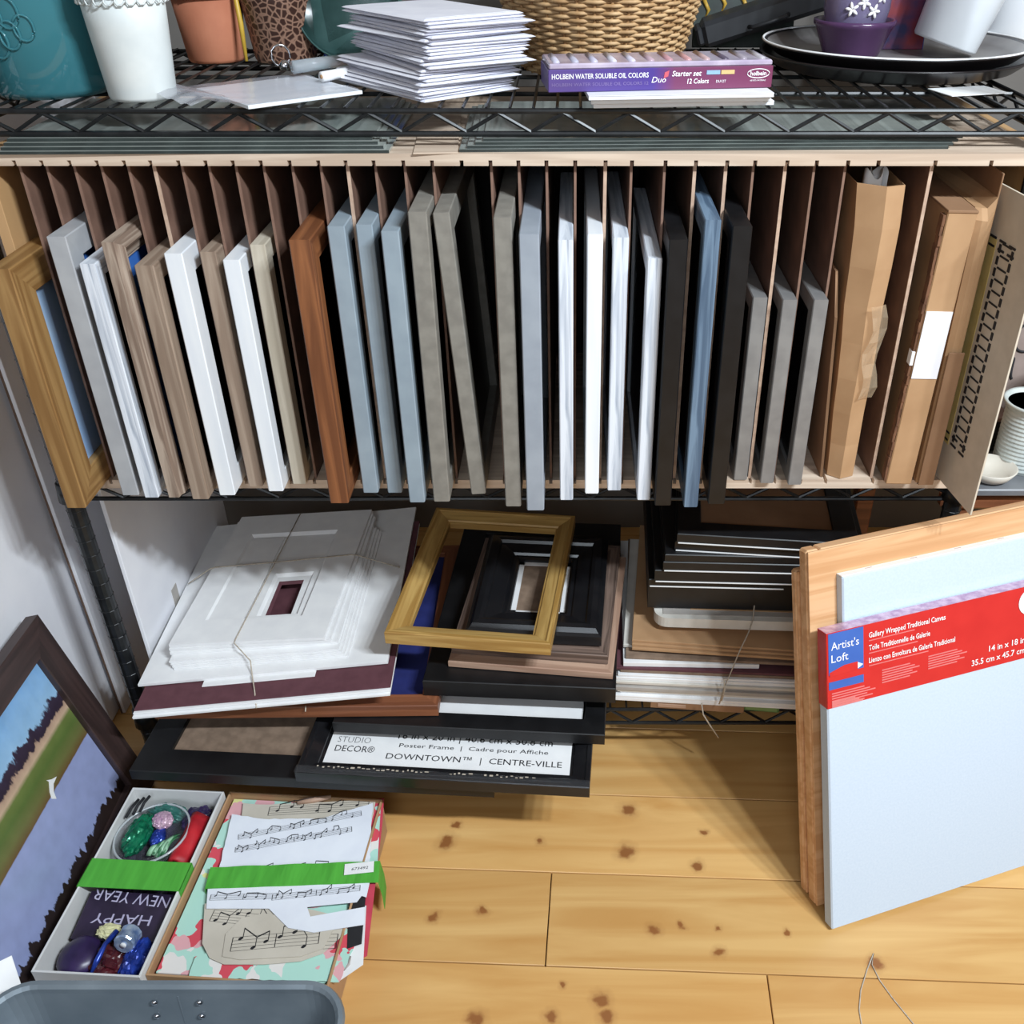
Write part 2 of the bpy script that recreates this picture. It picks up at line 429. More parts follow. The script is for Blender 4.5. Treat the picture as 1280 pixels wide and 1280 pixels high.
for nm, P in (('top_panel', comb(RT, RT + .013, True)), ('bottom_panel', comb(RB - .013, RB, False))):
    n = len(P)
    V = [(x, RF, z) for x, z in P] + [(x, RF + RD, z) for x, z in P]
    F = [tuple(range(n)), tuple(range(n, 2 * n))] + [(i, (i + 1) % n, n + (i + 1) % n, n + i) for i in range(n)]
    meshobj(nm, V, F, m_ply, rack)
box('side_panel', (RXL - .013, RF, RB - .013), (.013, RD, RT - RB + .026), m_plyside, rack, .0006)
box('side_panel', (RXR, RF, RB - .013), (.013, RD, RT - RB + .026), m_plyside, rack, .0006)
box('back_panel', (RXL, RF + RD, RB - .013), (RXR - RXL, .005, RT - RB + .026), m_rackback, rack, 0)
random.seed(2)
dv = boxmesh((.003, RD - .012, RT - RB + .008), 0.0003, m_hardboard)
for i, x in enumerate(notch):
    if i in (16, 30, 32): continue
    d = put(bpy.data.objects.new('divider', dv), rack, TR((x - .0015, RF + .010, RB - .004)))
    if i in (21, 24, 25, 27, 31, 5, 12): box('edge', (-.0004, -.0022, .002), (.0038, .002, RT - RB + .004), m_litedge, d, 0)  # light caught by these few edges is put into a paler colour
    else: box('edge', (.0001, -.0012, .002), (.0028, .001, RT - RB + .004), m_hedge, d, 0)

# ---- frames standing in the rack: bottom front corner pixel, top front corner pixel -> position, height, lean
def slot_frame(label, top, bot, slot, mat, t, w=.022, W=.30, kind='flat', panel=None, lean=None, pz=None, name='picture_frame'):
    B = at(bot[0], bot[1], z=RB + .001); T = at(top[0], top[1], D=B.y); H = T.z - B.z
    L = math.atan2(T.x - B.x, H) if lean is None else R(lean)
    x = (B.x + T.x) / 2 if lean is None else B.x
    if slot is not None:
        lo, hi = notch[slot] + .0022, notch[slot + 1] - .0022
        L = 0.0; t = min(t, hi - lo - .0005); x = min(max(x, lo), hi - t)
    M = axes((x, B.y, RB + .0012 + (abs(t * math.sin(L)) if L > 0 else 0)), (0, 1, 0), (math.sin(L), 0, math.cos(L)), (math.cos(L), 0, -math.sin(L)))
    return frame(name, label, M, W, H, w, t, mat, kind, panel or m_darkpic, 'picture' if panel else 'backing', pz, None, 'frames standing in the rack slots')

# the first slot is wider than the others: a thick oak frame
B = at(92, 635, z=RB + .001)
fr = frame('picture_frame', 'thick golden oak frame with pale blue mat, at the outer end of the rack', axes((-.6500, B.y, RB + .0012), (0, 1, 0), (0, 0, 1), (1, 0, 0)),
           .34, .315, .040, .0255, m_oak, 'flat', m_palepic, 'picture', .012, None, 'frames standing in the rack slots')
S = slot_frame
S('flat mid-grey painted frame with blue picture, next to the thick oak frame', (50, 296), (150, 619), 1, m_grey, .022, .030, panel=m_bluepic, pz=.004)
S('narrow weathered whitish frame between the flat grey and the grooved brown frame', (97, 330), (182, 622), 2, m_weatherwhite, .019, .018)
S('grooved grey-brown weathered frame with stepped moulding and blue picture', (128, 303), (210, 622), 3, m_greigew, .022, .03, kind='step', panel=m_bluepic, pz=.003)
S('plain taupe wooden frame between the grooved brown and the first white frame', (168, 332), (240, 624), 4, m_greige, .022, .022)
S('glossy white frame with wide face beside the plain taupe frame', (210, 317), (277, 619), 5, m_whitepaint, .021, .03)
S('thin grey-brown wooden frame between the two glossy white frames', (250, 315), (315, 608), 6, m_greige, .019, .02)
S('glossy white frame beside the cream frame', (276, 325), (338, 614), 7, m_whitepaint, .020, .022)
S('cream wood-grained frame two slots from the walnut frame', (313, 306), (365, 605), 8, m_cream, .018, .022)
S('warm brown walnut frame with wide moulding', (355, 300), (408, 629), 10, m_walnut, .024, .03)
S('pale blue-grey frame right next to the walnut frame', (411, 283), (455, 616), 11, m_bluegrey, .020, .026)
S('pale blue-grey frame in the middle of three alike', (446, 281), (484, 616), 12, m_bluegrey, .019, .026)
S('pale blue-grey frame next to the taupe frames', (479, 289), (514, 628), 13, m_bluegrey, .020, .026)
S('upright taupe-grey frame beside the leaning taupe one', (512, 265), (547, 627), 14, m_taupe, .021, .026)
S('taupe-grey frame leaning over across an empty slot', (553, 266), (600, 618), None, m_taupe, .019, .026)
S('taupe-grey frame upright beside the cool grey one', (615, 272), (633, 633), 17, m_taupe, .020, .024)
S('cool blue-grey frame standing furthest forward beside a taupe frame', (646, 293), (658, 638), 18, m_coolgrey, .022, .024)
S('thin weathered white frame next after the empty slot', (700, 300), (704, 625), 19, m_weatherwhite, .017, .02)
S('bright plain white thin frame between two weathered white ones', (733, 293), (732, 617), 20, m_whitepaint, .018, .02)
S('weathered bluish white frame beside the bright divider edge', (769, 297), (762, 613), 21, m_weatherwhite, .018, .02)
S('weathered white frame next to the first black frame', (806, 323), (799, 625), 22, m_weatherwhite, .017, .02)
S('black frame between the weathered white and the slate blue frame', (836, 300), (816, 632), 23, m_black, .021, .022)
S('slate blue weathered frame between two black frames', (884, 275), (852, 634), 24, m_slate, .018, .022)
S('black frame between the slate blue and the short grey frames', (908, 283), (882, 630), 25, m_black, .022, .022)
S('short silver-grey frame next to the black frame', (940, 372), (918, 600), 26, m_silver, .018, .02, W=.25)
S('short silver-grey frame in the middle of three short ones', (975, 375), (953, 604), 27, m_silver, .018, .02, W=.25)
S('short silver-grey frame next to the cardboard', (1018, 375), (988, 606), 28, m_silver, .018, .02, W=.25)

# ---- cardboard in the rack
def loft(name, rings, mat, parent=None, M=None, cap=(True, True)):
    n = len(rings[0]); V = [p for r in rings for p in r]; F = []
    for i in range(len(rings) - 1):
        for k in range(n): F.append((i * n + k, i * n + (k + 1) % n, (i + 1) * n + (k + 1) % n, (i + 1) * n + k))
    if cap[0]: F.append(tuple(range(n)))
    if cap[1]: F.append(tuple(range((len(rings) - 1) * n, len(rings) * n)))
    return meshobj(name, V, F, mat, parent, M)

tag(loft('cardboard_sheet', [[(.336, 1.128, RB + .001), (.339, 1.126, RB + .001), (.339, 1.40, RB + .001), (.336, 1.40, RB + .001)],
                             [(.324, 1.134, .80), (.327, 1.132, .80), (.327, 1.40, .83), (.324, 1.40, .83)],
                             [(.321, 1.150, .853), (.324, 1.150, .853), (.324, 1.40, .853), (.321, 1.40, .853)]], m_kraftdark),
    'short brown cardboard sheet beside the open kraft carton', 'cardboard')
# open kraft carton with rolled paper
random.seed(9)
rg = []
for k in range(9):
    f = k / 8; z = RB + .001 + f * .385
    xl = .3465 - .018 * f + .0008 * math.sin(k * 2.1); wd = .034 + .019 * f; cr = .015 + .015 * f
    yo = .002 * math.sin(k * 1.7)
    rg.append([(xl, 1.133 + yo + .006 * f, z), (xl + cr, 1.122 + yo, z), (xl + wd, 1.130 + yo, z), (xl + wd + .003, 1.40, z), (xl, 1.40, z)])
car = thing('kraft_carton', 'open creased kraft carton holding curled white paper', 'box', TR((.3465, 1.122, RB + .001)))
inv = TR((-.3465, -1.122, -RB - .001))
ro = [[Vector(p) - Vector((.3465, 1.122, RB + .001)) for p in r] for r in rg]
def inner(r, s=.0025): c = sum((Vector(p) for p in r), Vector()) / len(r); return [Vector(p) + (Vector((c.x, c.y, p[2])) - Vector(p)).normalized() * s for p in r]
walls = ro + [inner(ro[-1])] + [inner(r) for r in ro[-2:4:-1]]
loft('carton_wall', walls, m_kraft, car, None, (True, True))
c0 = Vector((.335 - .3465, .02, .36))
pts = [(c0.x + .018 + .016 * math.cos(a) * (1 - a / 14), c0.y + .02 + .016 * math.sin(a) * (1 - a / 14)) for a in [i * .35 for i in range(26)]]
V, F = [], []
for z in (.22, .392):
    for i, (x, y) in enumerate(pts): V.append((x, y, z + (.006 * math.sin(i * .8) if z > .3 else 0)))
for i in range(len(pts) - 1): F.append((i, i + 1, len(pts) + i + 1, len(pts) + i))
pp = meshobj('paper_roll', V, F, m_white, car, None, True)
sol = pp.modifiers.new('s', 'SOLIDIFY'); sol.thickness = .0006
V, F = [], []
for i in range(9):
    z = .12 + .125 * i / 8; x = .008 + .0145 * (z / .385) + .004 * math.sin(i * 1.3) ; wdt = .020
    for k in range(4): V.append((x + wdt * k / 3 - .0150 * (z / .385) + .0105, -.0055 + .0028 * k + .0025 * math.sin(i * 2 + k), z))
for i in range(8):
    for k in range(3): F.append((i * 4 + k, i * 4 + k + 1, (i + 1) * 4 + k + 1, (i + 1) * 4 + k))
m_tape = glassmat('shiny_tape', (214, 190, 160), 0.12, 0.3, 0.45)
meshobj('packing_tape', V, F, m_tape, car)

# corrugated flat box with white paper label
m_corr = noise_mat('corrugated_edge', (128, 88, 62), (88, 58, 40), 0.85, 120, (1, 1, .4))
X0, Y0 = .4195, 1.108
fb = thing('shipping_box', 'flat corrugated shipping box with white paper label and torn edge', 'box', TR((X0, Y0, RB + .001)) @ RY(1.2))
bx = box('carton_body', (0, 0, 0), (.034, .30, .362), m_kraft, fb, .0012)
rj = MB(); random.seed(3)
for i in range(30):
    z = .004 + .3525 * i / 30; rj.box((-.0025 - random.uniform(0, .0016), .0005 + random.uniform(0, .002), z), (.0032, .012, .0125))
rj.build('torn_edge', m_corr, fb)
box('lid_seam', (-.0005, -.0012, .3605), (.035, .28, .003), m_kraftdark, fb, .0005)
box('paper_label', (.001, -.0012, .155), (.032, .0012, .088), m_whiteboard, fb, 0)
box('tape_end', (-.0045, .0004, .172), (.004, .012, .018), m_white, fb, 0)
# kraft envelope folder
kf = thing('kraft_folder', 'wide kraft cardboard folder standing between shipping box and patterned mat', 'folder', TR((.4610, 1.114, RB + .001)) @ RY(.4))
V, F = [], []
sec = [(0, .0), (.006, -.004), (.012, -.006), (.019, -.002), (.022, .006), (.022, .30), (0, .30)]
loft('folder_body', [[(x * .85, y, 0) for x, y in sec], [(x, y, .18) for x, y in sec], [(x, y + .002, .350) for x, y in sec], [(x, y + .012 - (.010 if i in (3, 4) else 0), .362 + (.012 if i in (4, 5) else 0)) for i, (x, y) in enumerate(sec)]], m_kraft, kf)
box('front_flap', (.001, -.0085, .0), (.020, .002, .19), m_kraftdark, kf, .0008)
box('back_panel', (.0222, .01, 0), (.002, .29, .40), m_kraftdark, kf, .0006)

# patterned mat board at the end of the rack
B = at(1198, 644, z=RB + .001)
m_beige = noise_mat('beige_mat', (212, 200, 182), (202, 190, 172), 0.8, 40)
m_yellow = noise_mat('yellow_paper', (216, 196, 128), (204, 182, 112), 0.8, 40)
pm = thing('patterned_mat', 'beige mat board with black checked border strip, leaning at the rack end', 'mat board',
           axes((.5060, B.y, RB + .001), (math.sin(R(-7)), math.cos(R(-7)), 0), (0, 0, 1), (math.cos(R(-7)), -math.sin(R(-7)), 0)))
box('board', (0, 0, 0), (.150, .385, .0025), m_beige, pm, .0003)
box('yellow_strip', (.088, .054, -.0006), (.032, .272, .0008), m_yellow, pm, 0)
q = MB()
for i in range(19):
    y = .064 + i * .0139
    for k, x in enumerate((.050, .078)): q.box((x - .0022, y, -.0009), (.0044, .0095, .0012))
    q.box((.054, y + .0105, -.0009), (.020, .0020, .0012))
for y in (.0600, .318):
    for k in range(3): q.box((.046 + k * .022, y - .002, -.0010), (.014, .0026, .0012)); q.box((.046 + k * .022, y + .008, -.0010), (.014, .0026, .0012))
q.build('checked_border', m_ink, pm)

# ------------------------------------------------------------------ glass sheets lying on the rack
def glass_sheet(FL, FR, zt, depth, label, t=.0028):
    M, L = flatM(FL, FR, zt, t)
    g = thing('glass_sheet', label, 'glass', M, 'glass sheets on top of the rack')
    box('pane', (0, .001, 0), (L, depth, t), m_greenglass, g, 0)
    box('ground_edge', (0, 0, 0), (L, .001, t), m_glassedge, g, 0)
ZR = RT + .013
for i in range(4):
    glass_sheet((-4 + i * 4, 190 - i * 5.5), (486 - i * 7, 188 - i * 5.5), ZR + .0032 * (i + 1), .27 - .01 * i,
                ORD[i] + ' dark-edged glass sheet in the stack on the rack top above the oak frame')
for i in range(4):
    glass_sheet((574 + i * 10, 187 - i * 4.5), (1186 + i * 6, 183 - i * 4.5), ZR + .0030 * (i + 1), .25 - .01 * i,
                ORD[i] + ' dark-edged glass sheet in the wide stack on the rack top above the kraft carton')
# loose plywood offcut beneath the stacks
M, L = flatM((516, 191), (572, 190), ZR + .002, .002)
tag(box('plywood_scrap', (0, 0, 0), (L, .2, .0018), m_ply, None, .0003, M), 'pale thin plywood scrap on the rack top between two glass stacks', 'wood')

# ------------------------------------------------------------------ things on the top shelf
random.seed(11)
# teal glass jar
p = at(38, 127, z=ZTOP); r = .068
m_teal = glassmat('teal_glass', (84, 158, 170), 0.05, 0.55)
jar = thing('glass_jar', 'large teal glass jar with embossed swirls', 'jar', TR((p.x, p.y + r, ZTOP)))
lathe('jar_body', [(0, 0), (r * .9, 0), (r, .008), (r * 1.02, .09), (r * 1.02, .16), (r * .8, .185), (r * .8, .21), (r * .75, .21), (r * .75, .185), (r * .96, .155),
                   (r * .96, .012), (r * .8, .007), (0, .007)], m_teal, jar)
e = MB()
for (cx, cz, rr) in ((-.25, .060, .012), (-.22, .084, .010), (-.02, .068, .011), (.02, .09, .012), (.22, .075, .010), (-.48, .07, .013)):
    pts = [((r * 1.03) * math.sin(cx + rr * math.cos(a) / r), -(r * 1.03) * math.cos(cx + rr * math.cos(a) / r), cz + rr * 1.3 * math.sin(a)) for a in [2 * math.pi * i / 20 for i in range(20)]]
    e.tube(pts, .0016, 5, True)
e.build('embossed_swirl', m_teal, jar, None, True)
p = at(112, 100, z=ZTOP)
m_navy = glassmat('navy_glass', (20, 52, 84), 0.06, 0.6)
b2 = thing('glass_bottle', 'dark navy glass bottle behind the teal jar', 'bottle', TR((p.x - .035, p.y + .06, ZTOP)))
lathe('bottle_body', [(0, 0), (.042, 0), (.045, .006), (.045, .15), (.02, .19), (.018, .23), (.015, .23), (.017, .19), (.042, .148), (.042, .01), (0, .008)], m_navy, b2)
lathe('stopper', [(.0, .222), (.014, .222), (.017, .235), (.012, .25), (0, .252)], m_navy, b2)

# white cup with looped trim
p = at(176, 129, z=ZTOP); rb = .037
m_ceramic = noise_mat('white_ceramic', (226, 230, 228), (206, 212, 212), 0.45, 14)
cup = thing('looped_cup', 'tall white cup with a looped lace trim around its rim', 'cup', TR((p.x - .010, p.y + rb, ZTOP)))
lathe('cup_body', [(0, 0), (rb * .95, 0), (rb, .004), (.0425, .075), (.0455, .118), (.0425, .118), (.0395, .075), (rb * .92, .01), (0, .008)], m_ceramic, cup)
e = MB()
for rw in range(2):
    for i in range(26):
        a0 = 2 * math.pi * (i + .5 * rw) / 26; R0 = .0475 + .0015 * rw
        pts = []
        for q in range(10):
            a = 2 * math.pi * q / 10
            aa = a0 + .0065 * math.cos(a) / R0 + .003 * math.sin(a) / R0
            pts.append((R0 * math.cos(aa), R0 * math.sin(aa), .1075 + .009 * rw + .0095 * math.sin(a)))
        e.tube(pts, .0011, 4, True)
lt = e.build('lace_trim', m_ceramic, cup, None, True)

# terracotta pot
p = at(262, 80, z=ZTOP); rb = .036
m_terra = noise_mat('terracotta', (190, 122, 92), (176, 108, 80), 0.8, 20)
tp = thing('terracotta_pot', 'plain terracotta flower pot with thick rim', 'pot', TR((p.x, p.y + rb, ZTOP)))
lathe('pot_body', [(0, 0), (rb, 0), (rb + .002, .004), (.047, .082), (.044, .082), (rb * .9, .01), (0, .008)], m_terra, tp)
lathe('rim', [(.046, .079), (.0515, .080), (.053, .084), (.0545, .115), (.049, .115), (.047, .082)], m_terra, tp)

# brown patterned pot with odds and ends
p = at(346, 80, z=ZTOP)
m_mosaic, t_, b_ = basemat('brown_mosaic', 0.4)
vo = t_.nodes.new('ShaderNodeTexVoronoi'); vo.inputs['Scale'].default_value = 120; vo.feature = 'DISTANCE_TO_EDGE'
tc = t_.nodes.new('ShaderNodeTexCoord'); rp = t_.nodes.new('ShaderNodeValToRGB')
rp.color_ramp.elements[0].position = .05; rp.color_ramp.elements[0].color = lin((150, 116, 98))
rp.color_ramp.elements[1].position = .16; rp.color_ramp.elements[1].color = lin((62, 40, 34))
t_.links.new(tc.outputs['Object'], vo.inputs['Vector']); t_.links.new(vo.outputs['Distance'], rp.inputs['Fac']); t_.links.new(rp.outputs['Color'], b_.inputs['Base Color'])
mp_ = thing('mosaic_pot', 'dark brown pot with pale ring pattern', 'pot', TR((p.x + .004, p.y + .040, ZTOP)))
lathe('pot_body', [(0, 0), (.040, 0), (.042, .004), (.050, .072), (.0525, .078), (.0525, .083), (.048, .083), (.046, .07), (.038, .01), (0, .008)], m_mosaic, mp_)
MPX, MPY = p.x + .004, p.y + .040
def stick(name, label, cat, a, b, rr, mat):
    tag(tube(name, [a, ((a[0] + b[0]) / 2, (a[1] + b[1]) / 2, (a[2] + b[2]) / 2), b], rr, mat), label, cat)
m_y2 = noise_mat('yellow_plastic', (206, 170, 66), (190, 152, 54), 0.4, 30)
m_g2 = noise_mat('green_plastic', (42, 132, 74), (30, 112, 60), 0.4, 30)
m_b2 = noise_mat('blue_plastic', (72, 92, 168), (56, 74, 150), 0.4, 30)
stick('wooden_stick', 'wooden stick standing in the brown pot', 'stick', (MPX + .005, MPY - .01, ZTOP + .012), (MPX + .012, MPY - .043, ZTOP + .17), .0045, m_cream)
stick('green_marker', 'green marker standing in the brown pot', 'marker', (MPX - .02, MPY + .0, ZTOP + .012), (MPX - .036, MPY - .006, ZTOP + .15), .007, m_g2)
stick('yellow_pencil', 'yellow pencil standing in the brown pot', 'pencil', (MPX + .0, MPY + .012, ZTOP + .012), (MPX - .012, MPY + .02, ZTOP + .16), .005, m_y2)
stick('blue_marker', 'blue marker standing in the brown pot', 'marker', (MPX + .022, MPY + .0, ZTOP + .012), (MPX + .040, MPY + .0, ZTOP + .15), .008, m_b2)
# yellow brush handle hanging beside terracotta pot
p = at(302, 56, D=1.43)
tag(tube('paint_brush', [(p.x, 1.44, ZTOP + .004), (p.x - .001, 1.445, ZTOP + .05), (p.x - .008, 1.455, ZTOP + .14)], [.0022, .0036, .0028], m_y2), 'slim yellow brush leaning beside the terracotta pot', 'brush')

# framed child's picture with blue border
p0 = at(412, 76, z=ZTOP)
m_b3 = noise_mat('blue_border', (32, 78, 176), (26, 66, 158), 0.4, 20)
m_gpic = noise_mat('green_art', (92, 140, 112), (54, 96, 82), 0.6, 30, lo=.4, hi=.6)
m_r3 = noise_mat('red_art', (196, 74, 78), (176, 60, 66), 0.6, 30)
m_y3 = noise_mat('ochre_art', (206, 168, 60), (178, 140, 40), 0.6, 40)
m_cy = noise_mat('cyan_sticker', (52, 190, 204), (44, 176, 192), 0.5, 40)
pic = thing('blue_bordered_picture', 'painted picture with blue border behind the envelopes', 'picture', TR((p0.x - .012, p0.y + .02, ZTOP)) @ RX(-4))
box('blue_board', (0, 0, 0.0006), (.105, .006, .16), m_b3, pic, .002)
box('green_painting', (.012, -.001, .026), (.085, .001, .12), m_gpic, pic, 0)
meshobj('ochre_shape', [(.013, -.0016, .027), (.062, -.0016, .027), (.058, -.0016, .042), (.045, -.0016, .053), (.028, -.0016, .055), (.016, -.0016, .044),
                        (.013, -.0026, .027), (.062, -.0026, .027), (.058, -.0026, .042), (.045, -.0026, .053), (.028, -.0026, .055), (.016, -.0026, .044)],
        [tuple(range(6)), tuple(range(6, 12))] + [(i, (i + 1) % 6, 6 + (i + 1) % 6, 6 + i) for i in range(6)], m_y3, pic)
box('red_shape', (.030, -.0022, .052), (.020, .0016, .009), m_r3, pic, .0006)
box('cyan_sticker', (.018, -.0016, .008), (.022, .0012, .010), m_cy, pic, 0)
# dark green glass dish on edge
p0 = at(402, 76, z=ZTOP)
m_dg = noise_mat('dark_green_glaze', (66, 98, 96), (50, 80, 78), 0.2, 20)
pl = thing('green_dish', 'dark green dish propped on edge beside the brown pot', 'dish', TR((p0.x + .047, p0.y + .000, ZTOP + .0725)) @ RX(78) @ RZ(0))
lathe('dish_body', [(0, -.002), (.050, 0), (.072, .010), (.072, .013), (.050, .004), (0, .003)], m_dg, pl)
lathe('dish_rim', [(.0705, .0115), (.0725, .0105), (.0735, .0125), (.0715, .0138), (.0705, .0115)], m_dg, pl)

# white card in a clear sleeve with ring and glass tubes
M, L = flatM((310, 132), (453, 113), ZTOP + .005, .004)
cs = thing('sleeved_card', 'white card in a wrinkled clear plastic sleeve', 'card', M)
box('card', (0, 0, 0), (L, .14, .004), m_whitepaint, cs, .0004)
V, F = [], []; NX, NY = 26, 16; random.seed(5)
ph = [(random.uniform(20, 90), random.uniform(20, 90), random.uniform(0, 6)) for _ in range(7)]
for j in range(NY + 1):
    for i in range(NX + 1):
        x = -.055 + (L + .051) * i / NX; y = .0 + .15 * j / NY - (.0 if x > 0 else x * .35)
        s = sum(math.sin(a * x + b * y + c) for a, b, c in ph) / 7
        onc = 1 if x > -.004 else 0
        z = (.0052 + .0035 * abs(s)) if onc else (.0012 + .015 * abs(s) + .008 * max(0, 1 - abs(x + .035) / .035))
        V.append((x, y, z))
for j in range(NY):
    for i in range(NX): a = j * (NX + 1) + i; F.append((a, a + 1, a + NX + 2, a + NX + 1))
meshobj('plastic_sleeve', V, F, m_bag, cs, None, True)
a = at(366, 84, z=ZTOP + .018); b = at(440, 74, z=ZTOP + .018)
tb = thing('glass_tube', 'clear glass tube lying on the sleeved card', 'tube', TR(a))
d = b - a; m_vial = glassmat('vial_glass', (225, 232, 238), 0.05, 0.7)
tube('vial', [(0, 0, 0), tuple(d)], .0075, m_vial, tb, 14)
tube('stopper', [tuple(d), tuple(d * 1.10)], .0065, m_white, tb, 12)
a = at(402, 96, z=ZTOP + .013); b = at(436, 90, z=ZTOP + .013); d = b - a
tb = thing('paper_roll', 'small white paper roll on the sleeved card', 'roll', TR(a))
tube('roll', [(0, 0, 0), tuple(d)], .0058, m_white, tb, 14)
tube('core', [tuple(d * -.02), tuple(d * 1.02)], .0025, m_kraft, tb, 8)
p = at(353, 84, z=ZTOP + .012)
rg_ = thing('key_ring', 'chrome ring standing on the plastic sleeve', 'ring', TR((p.x, p.y, ZTOP + .0118)))
tube('ring', [(.0105 * math.cos(a), .004 * math.cos(a), .0135 + .0125 * math.sin(a)) for a in [2 * math.pi * i / 28 for i in range(28)]], .0014, m_chrome, rg_, 8, True)
lathe('clasp', [(0, -.001), (.006, 0), (.007, .006), (.004, .011), (0, .011)], m_chrome, rg_, TR((.004, -.004, -.002)), 14)

# stack of envelopes
random.seed(21)
m_env = noise_mat('white_envelope', (232, 232, 240), (222, 222, 232), 0.7, 30)
c = at(528, 131, z=ZTOP); e1 = at(640, 110, z=ZTOP); e2 = at(440, 96, z=ZTOP)
ang = R(37); EW, EH = .135, .19
z = ZTOP + .0005
def envmesh(t):
    i = .004; V = []
    for (zz, s) in ((0, i), (t * .5, 0), (t, i)):
        V += [(s, s, zz), (EW - s, s, zz), (EW - s, EH - s, zz), (s, EH - s, zz)]
    F = [(0, 1, 2, 3), (8, 9, 10, 11)]
    for k in range(2):
        for q in range(4): F.append((k * 4 + q, k * 4 + (q + 1) % 4, k * 4 + 4 + (q + 1) % 4, k * 4 + 4 + q))
    return V, F
NE = 25
for i in range(NE):
    t = .0032
    a = ang + R(random.uniform(-2.0, 2.0) + 6 * math.sin(i * .42 + 1) * (1 if i % 9 < 5 else -.5)); off = Vector((random.uniform(-.006, .006) + .010 * i / NE, random.uniform(-.003, .003) + .020 * i / NE, 0))
    V, F = envmesh(t)
    o = meshobj('envelope', V, F, m_env, None, TR((c.x + off.x, c.y + off.y, z)) @ Matrix.Rotation(a, 4, 'Z'))
    lab = 'white paper envelope, ' + ORD[i] + ' from the bottom of the stack beside the basket'
    if i == NE - 1: lab = 'topmost white envelope of the stack beside the basket'
    if i == 0: lab = 'bottom white envelope of the stack, lying on the wire shelf'
    tag(o, lab, 'envelope', 'white envelopes in a stack')
    if i == NE - 1:
        V = [(.006, .006, t + .0002), (EW - .006, .006, t + .0002), (EW / 2, .075, t + .0006)]
        meshobj('flap', V + [(x, y, zz + .0004) for x, y, zz in V], [(0, 1, 2), (3, 4, 5), (0, 1, 4, 3), (1, 2, 5, 4), (2, 0, 3, 5)], m_env, o)
    z += t + .0001

# wicker basket
p = at(752, 99, z=ZTOP); rb, NS = .100, 38
bc = Vector((p.x, p.y + rb, ZTOP))
m_wick = noise_mat('wicker', (206, 172, 128), (164, 126, 84), 0.6, 60, lo=.3, hi=.7)
m_wickd = noise_mat('wicker_stake', (170, 132, 90), (140, 104, 68), 0.6, 40)
bk = thing('wicker_basket', 'round woven wicker basket with flaring side', 'basket', TR(bc))
def brad(z): return rb + .36 * z - .35 * z * z
e = MB(); rows = 50; pitch = .0042
for j in range(rows):
    z = .005 + j * pitch; R0 = brad(z); pts = []
    for q in range(NS * 4):
        th = 2 * math.pi * q / (NS * 4)
        wv =   .0030 * math.cos(NS / 2 * 2 * th * .5 + math.pi * j) if True else 0
        pts.append(((R0 + wv) * math.cos(th), (R0 + wv) * math.sin(th), z))
    e.tube(pts, .0025, 5, True)
wv = e.build('weave', m_wick, bk, None, True); wv['kind'] = 'stuff'
e = MB()
for k in range(NS):
    th = 2 * math.pi * k / NS
    e.tube([(brad(z) * math.cos(th), brad(z) * math.sin(th), z) for z in [i * .021 for i in range(11)]], .0024, 5)
e.build('stakes', m_wickd, bk, None, True)
tube('rim', [(brad(.21) * math.cos(a), brad(.21) * math.sin(a), .212) for a in [2 * math.pi * i / 60 for i in range(60)]], .008, m_wick, bk, 8, True)
lathe('base', [(0, 0), (rb, 0), (rb, .004), (0, .004)], m_wickd, bk, None, 40)

# white pads and paint box
lb = ['lowest white paper pad under the purple paint box', 'middle white paper pad under the purple paint box', 'uppermost white paper pad under the purple paint box']
zz = ZTOP
for i in range(3):
    M, L = flatM((742 - i * 3, 130 - i * 5), (968 - (i % 2) * 4, 126 - i * 5), zz + .0052, .005)
    pd = thing('paper_pad', lb[i], 'paper pad', M, 'white pads under the paint box')
    box('pages', (0, .0006, .0004), (L, .07, .0042), m_whitepaint, pd, .0003)
    box('cover', (0, 0, .0044), (L, .0706, .0006), m_env, pd, 0)
    zz += .0053
M, L = flatM((685, 88), (967, 82), zz + .0228, .0225)
m_pur, t_, b_ = basemat('purple_print', 0.35)
tc = t_.nodes.new('ShaderNodeTexCoord'); sx = t_.nodes.new('ShaderNodeSeparateXYZ'); rp = t_.nodes.new('ShaderNodeValToRGB'); mr = t_.nodes.new('ShaderNodeMapRange')
mr.inputs['From Max'].default_value = L
rp.color_ramp.elements[0].color = lin((92, 74, 136)); rp.color_ramp.elements[1].color = lin((118, 56, 86))
q_ = rp.color_ramp.elements.new(.46); q_.color = lin((78, 60, 138)); q_ = rp.color_ramp.elements.new(.56); q_.color = lin((118, 62, 96))
t_.links.new(tc.outputs['Object'], sx.inputs[0]); t_.links.new(sx.outputs['X'], mr.inputs['Value']); t_.links.new(mr.outputs[0], rp.inputs['Fac']); t_.links.new(rp.outputs['Color'], b_.inputs['Base Color'])
pb = thing('paint_box', 'long purple boxed set of oil colour tubes with white lettering', 'paint box', M)
BW, BD, BH = L, .075, .0295
box('carton', (0, 0, 0), (BW, BD, .0225), m_pur, pb, .0008)
m_lid = noise_mat('clear_lid', (196, 184, 200), (164, 150, 172), 0.15, 30)
box('plastic_lid', (.001, .001, .0225), (BW - .002, BD - .002, .006), m_lid, pb, .0015)
random.seed(6)
for k in range(12):
    cc = [(200, 196, 214), (190, 188, 206), (184, 180, 200), (206, 202, 214), (196, 190, 206), (176, 150, 160), (186, 140, 146), (200, 150, 150), (190, 160, 160), (90, 80, 96), (150, 140, 150), (186, 180, 186)][k]
    tube('paint_tube', [(BW * (k + .5) / 12, .010, .0270), (BW * (k + .5) / 12, .064, .0270)], .0042, noise_mat('tube_%d' % k, cc, None, 0.3, 40), pb, 8)
def F3(x, z): return TR((x, -.0004, z)) @ RX(90)
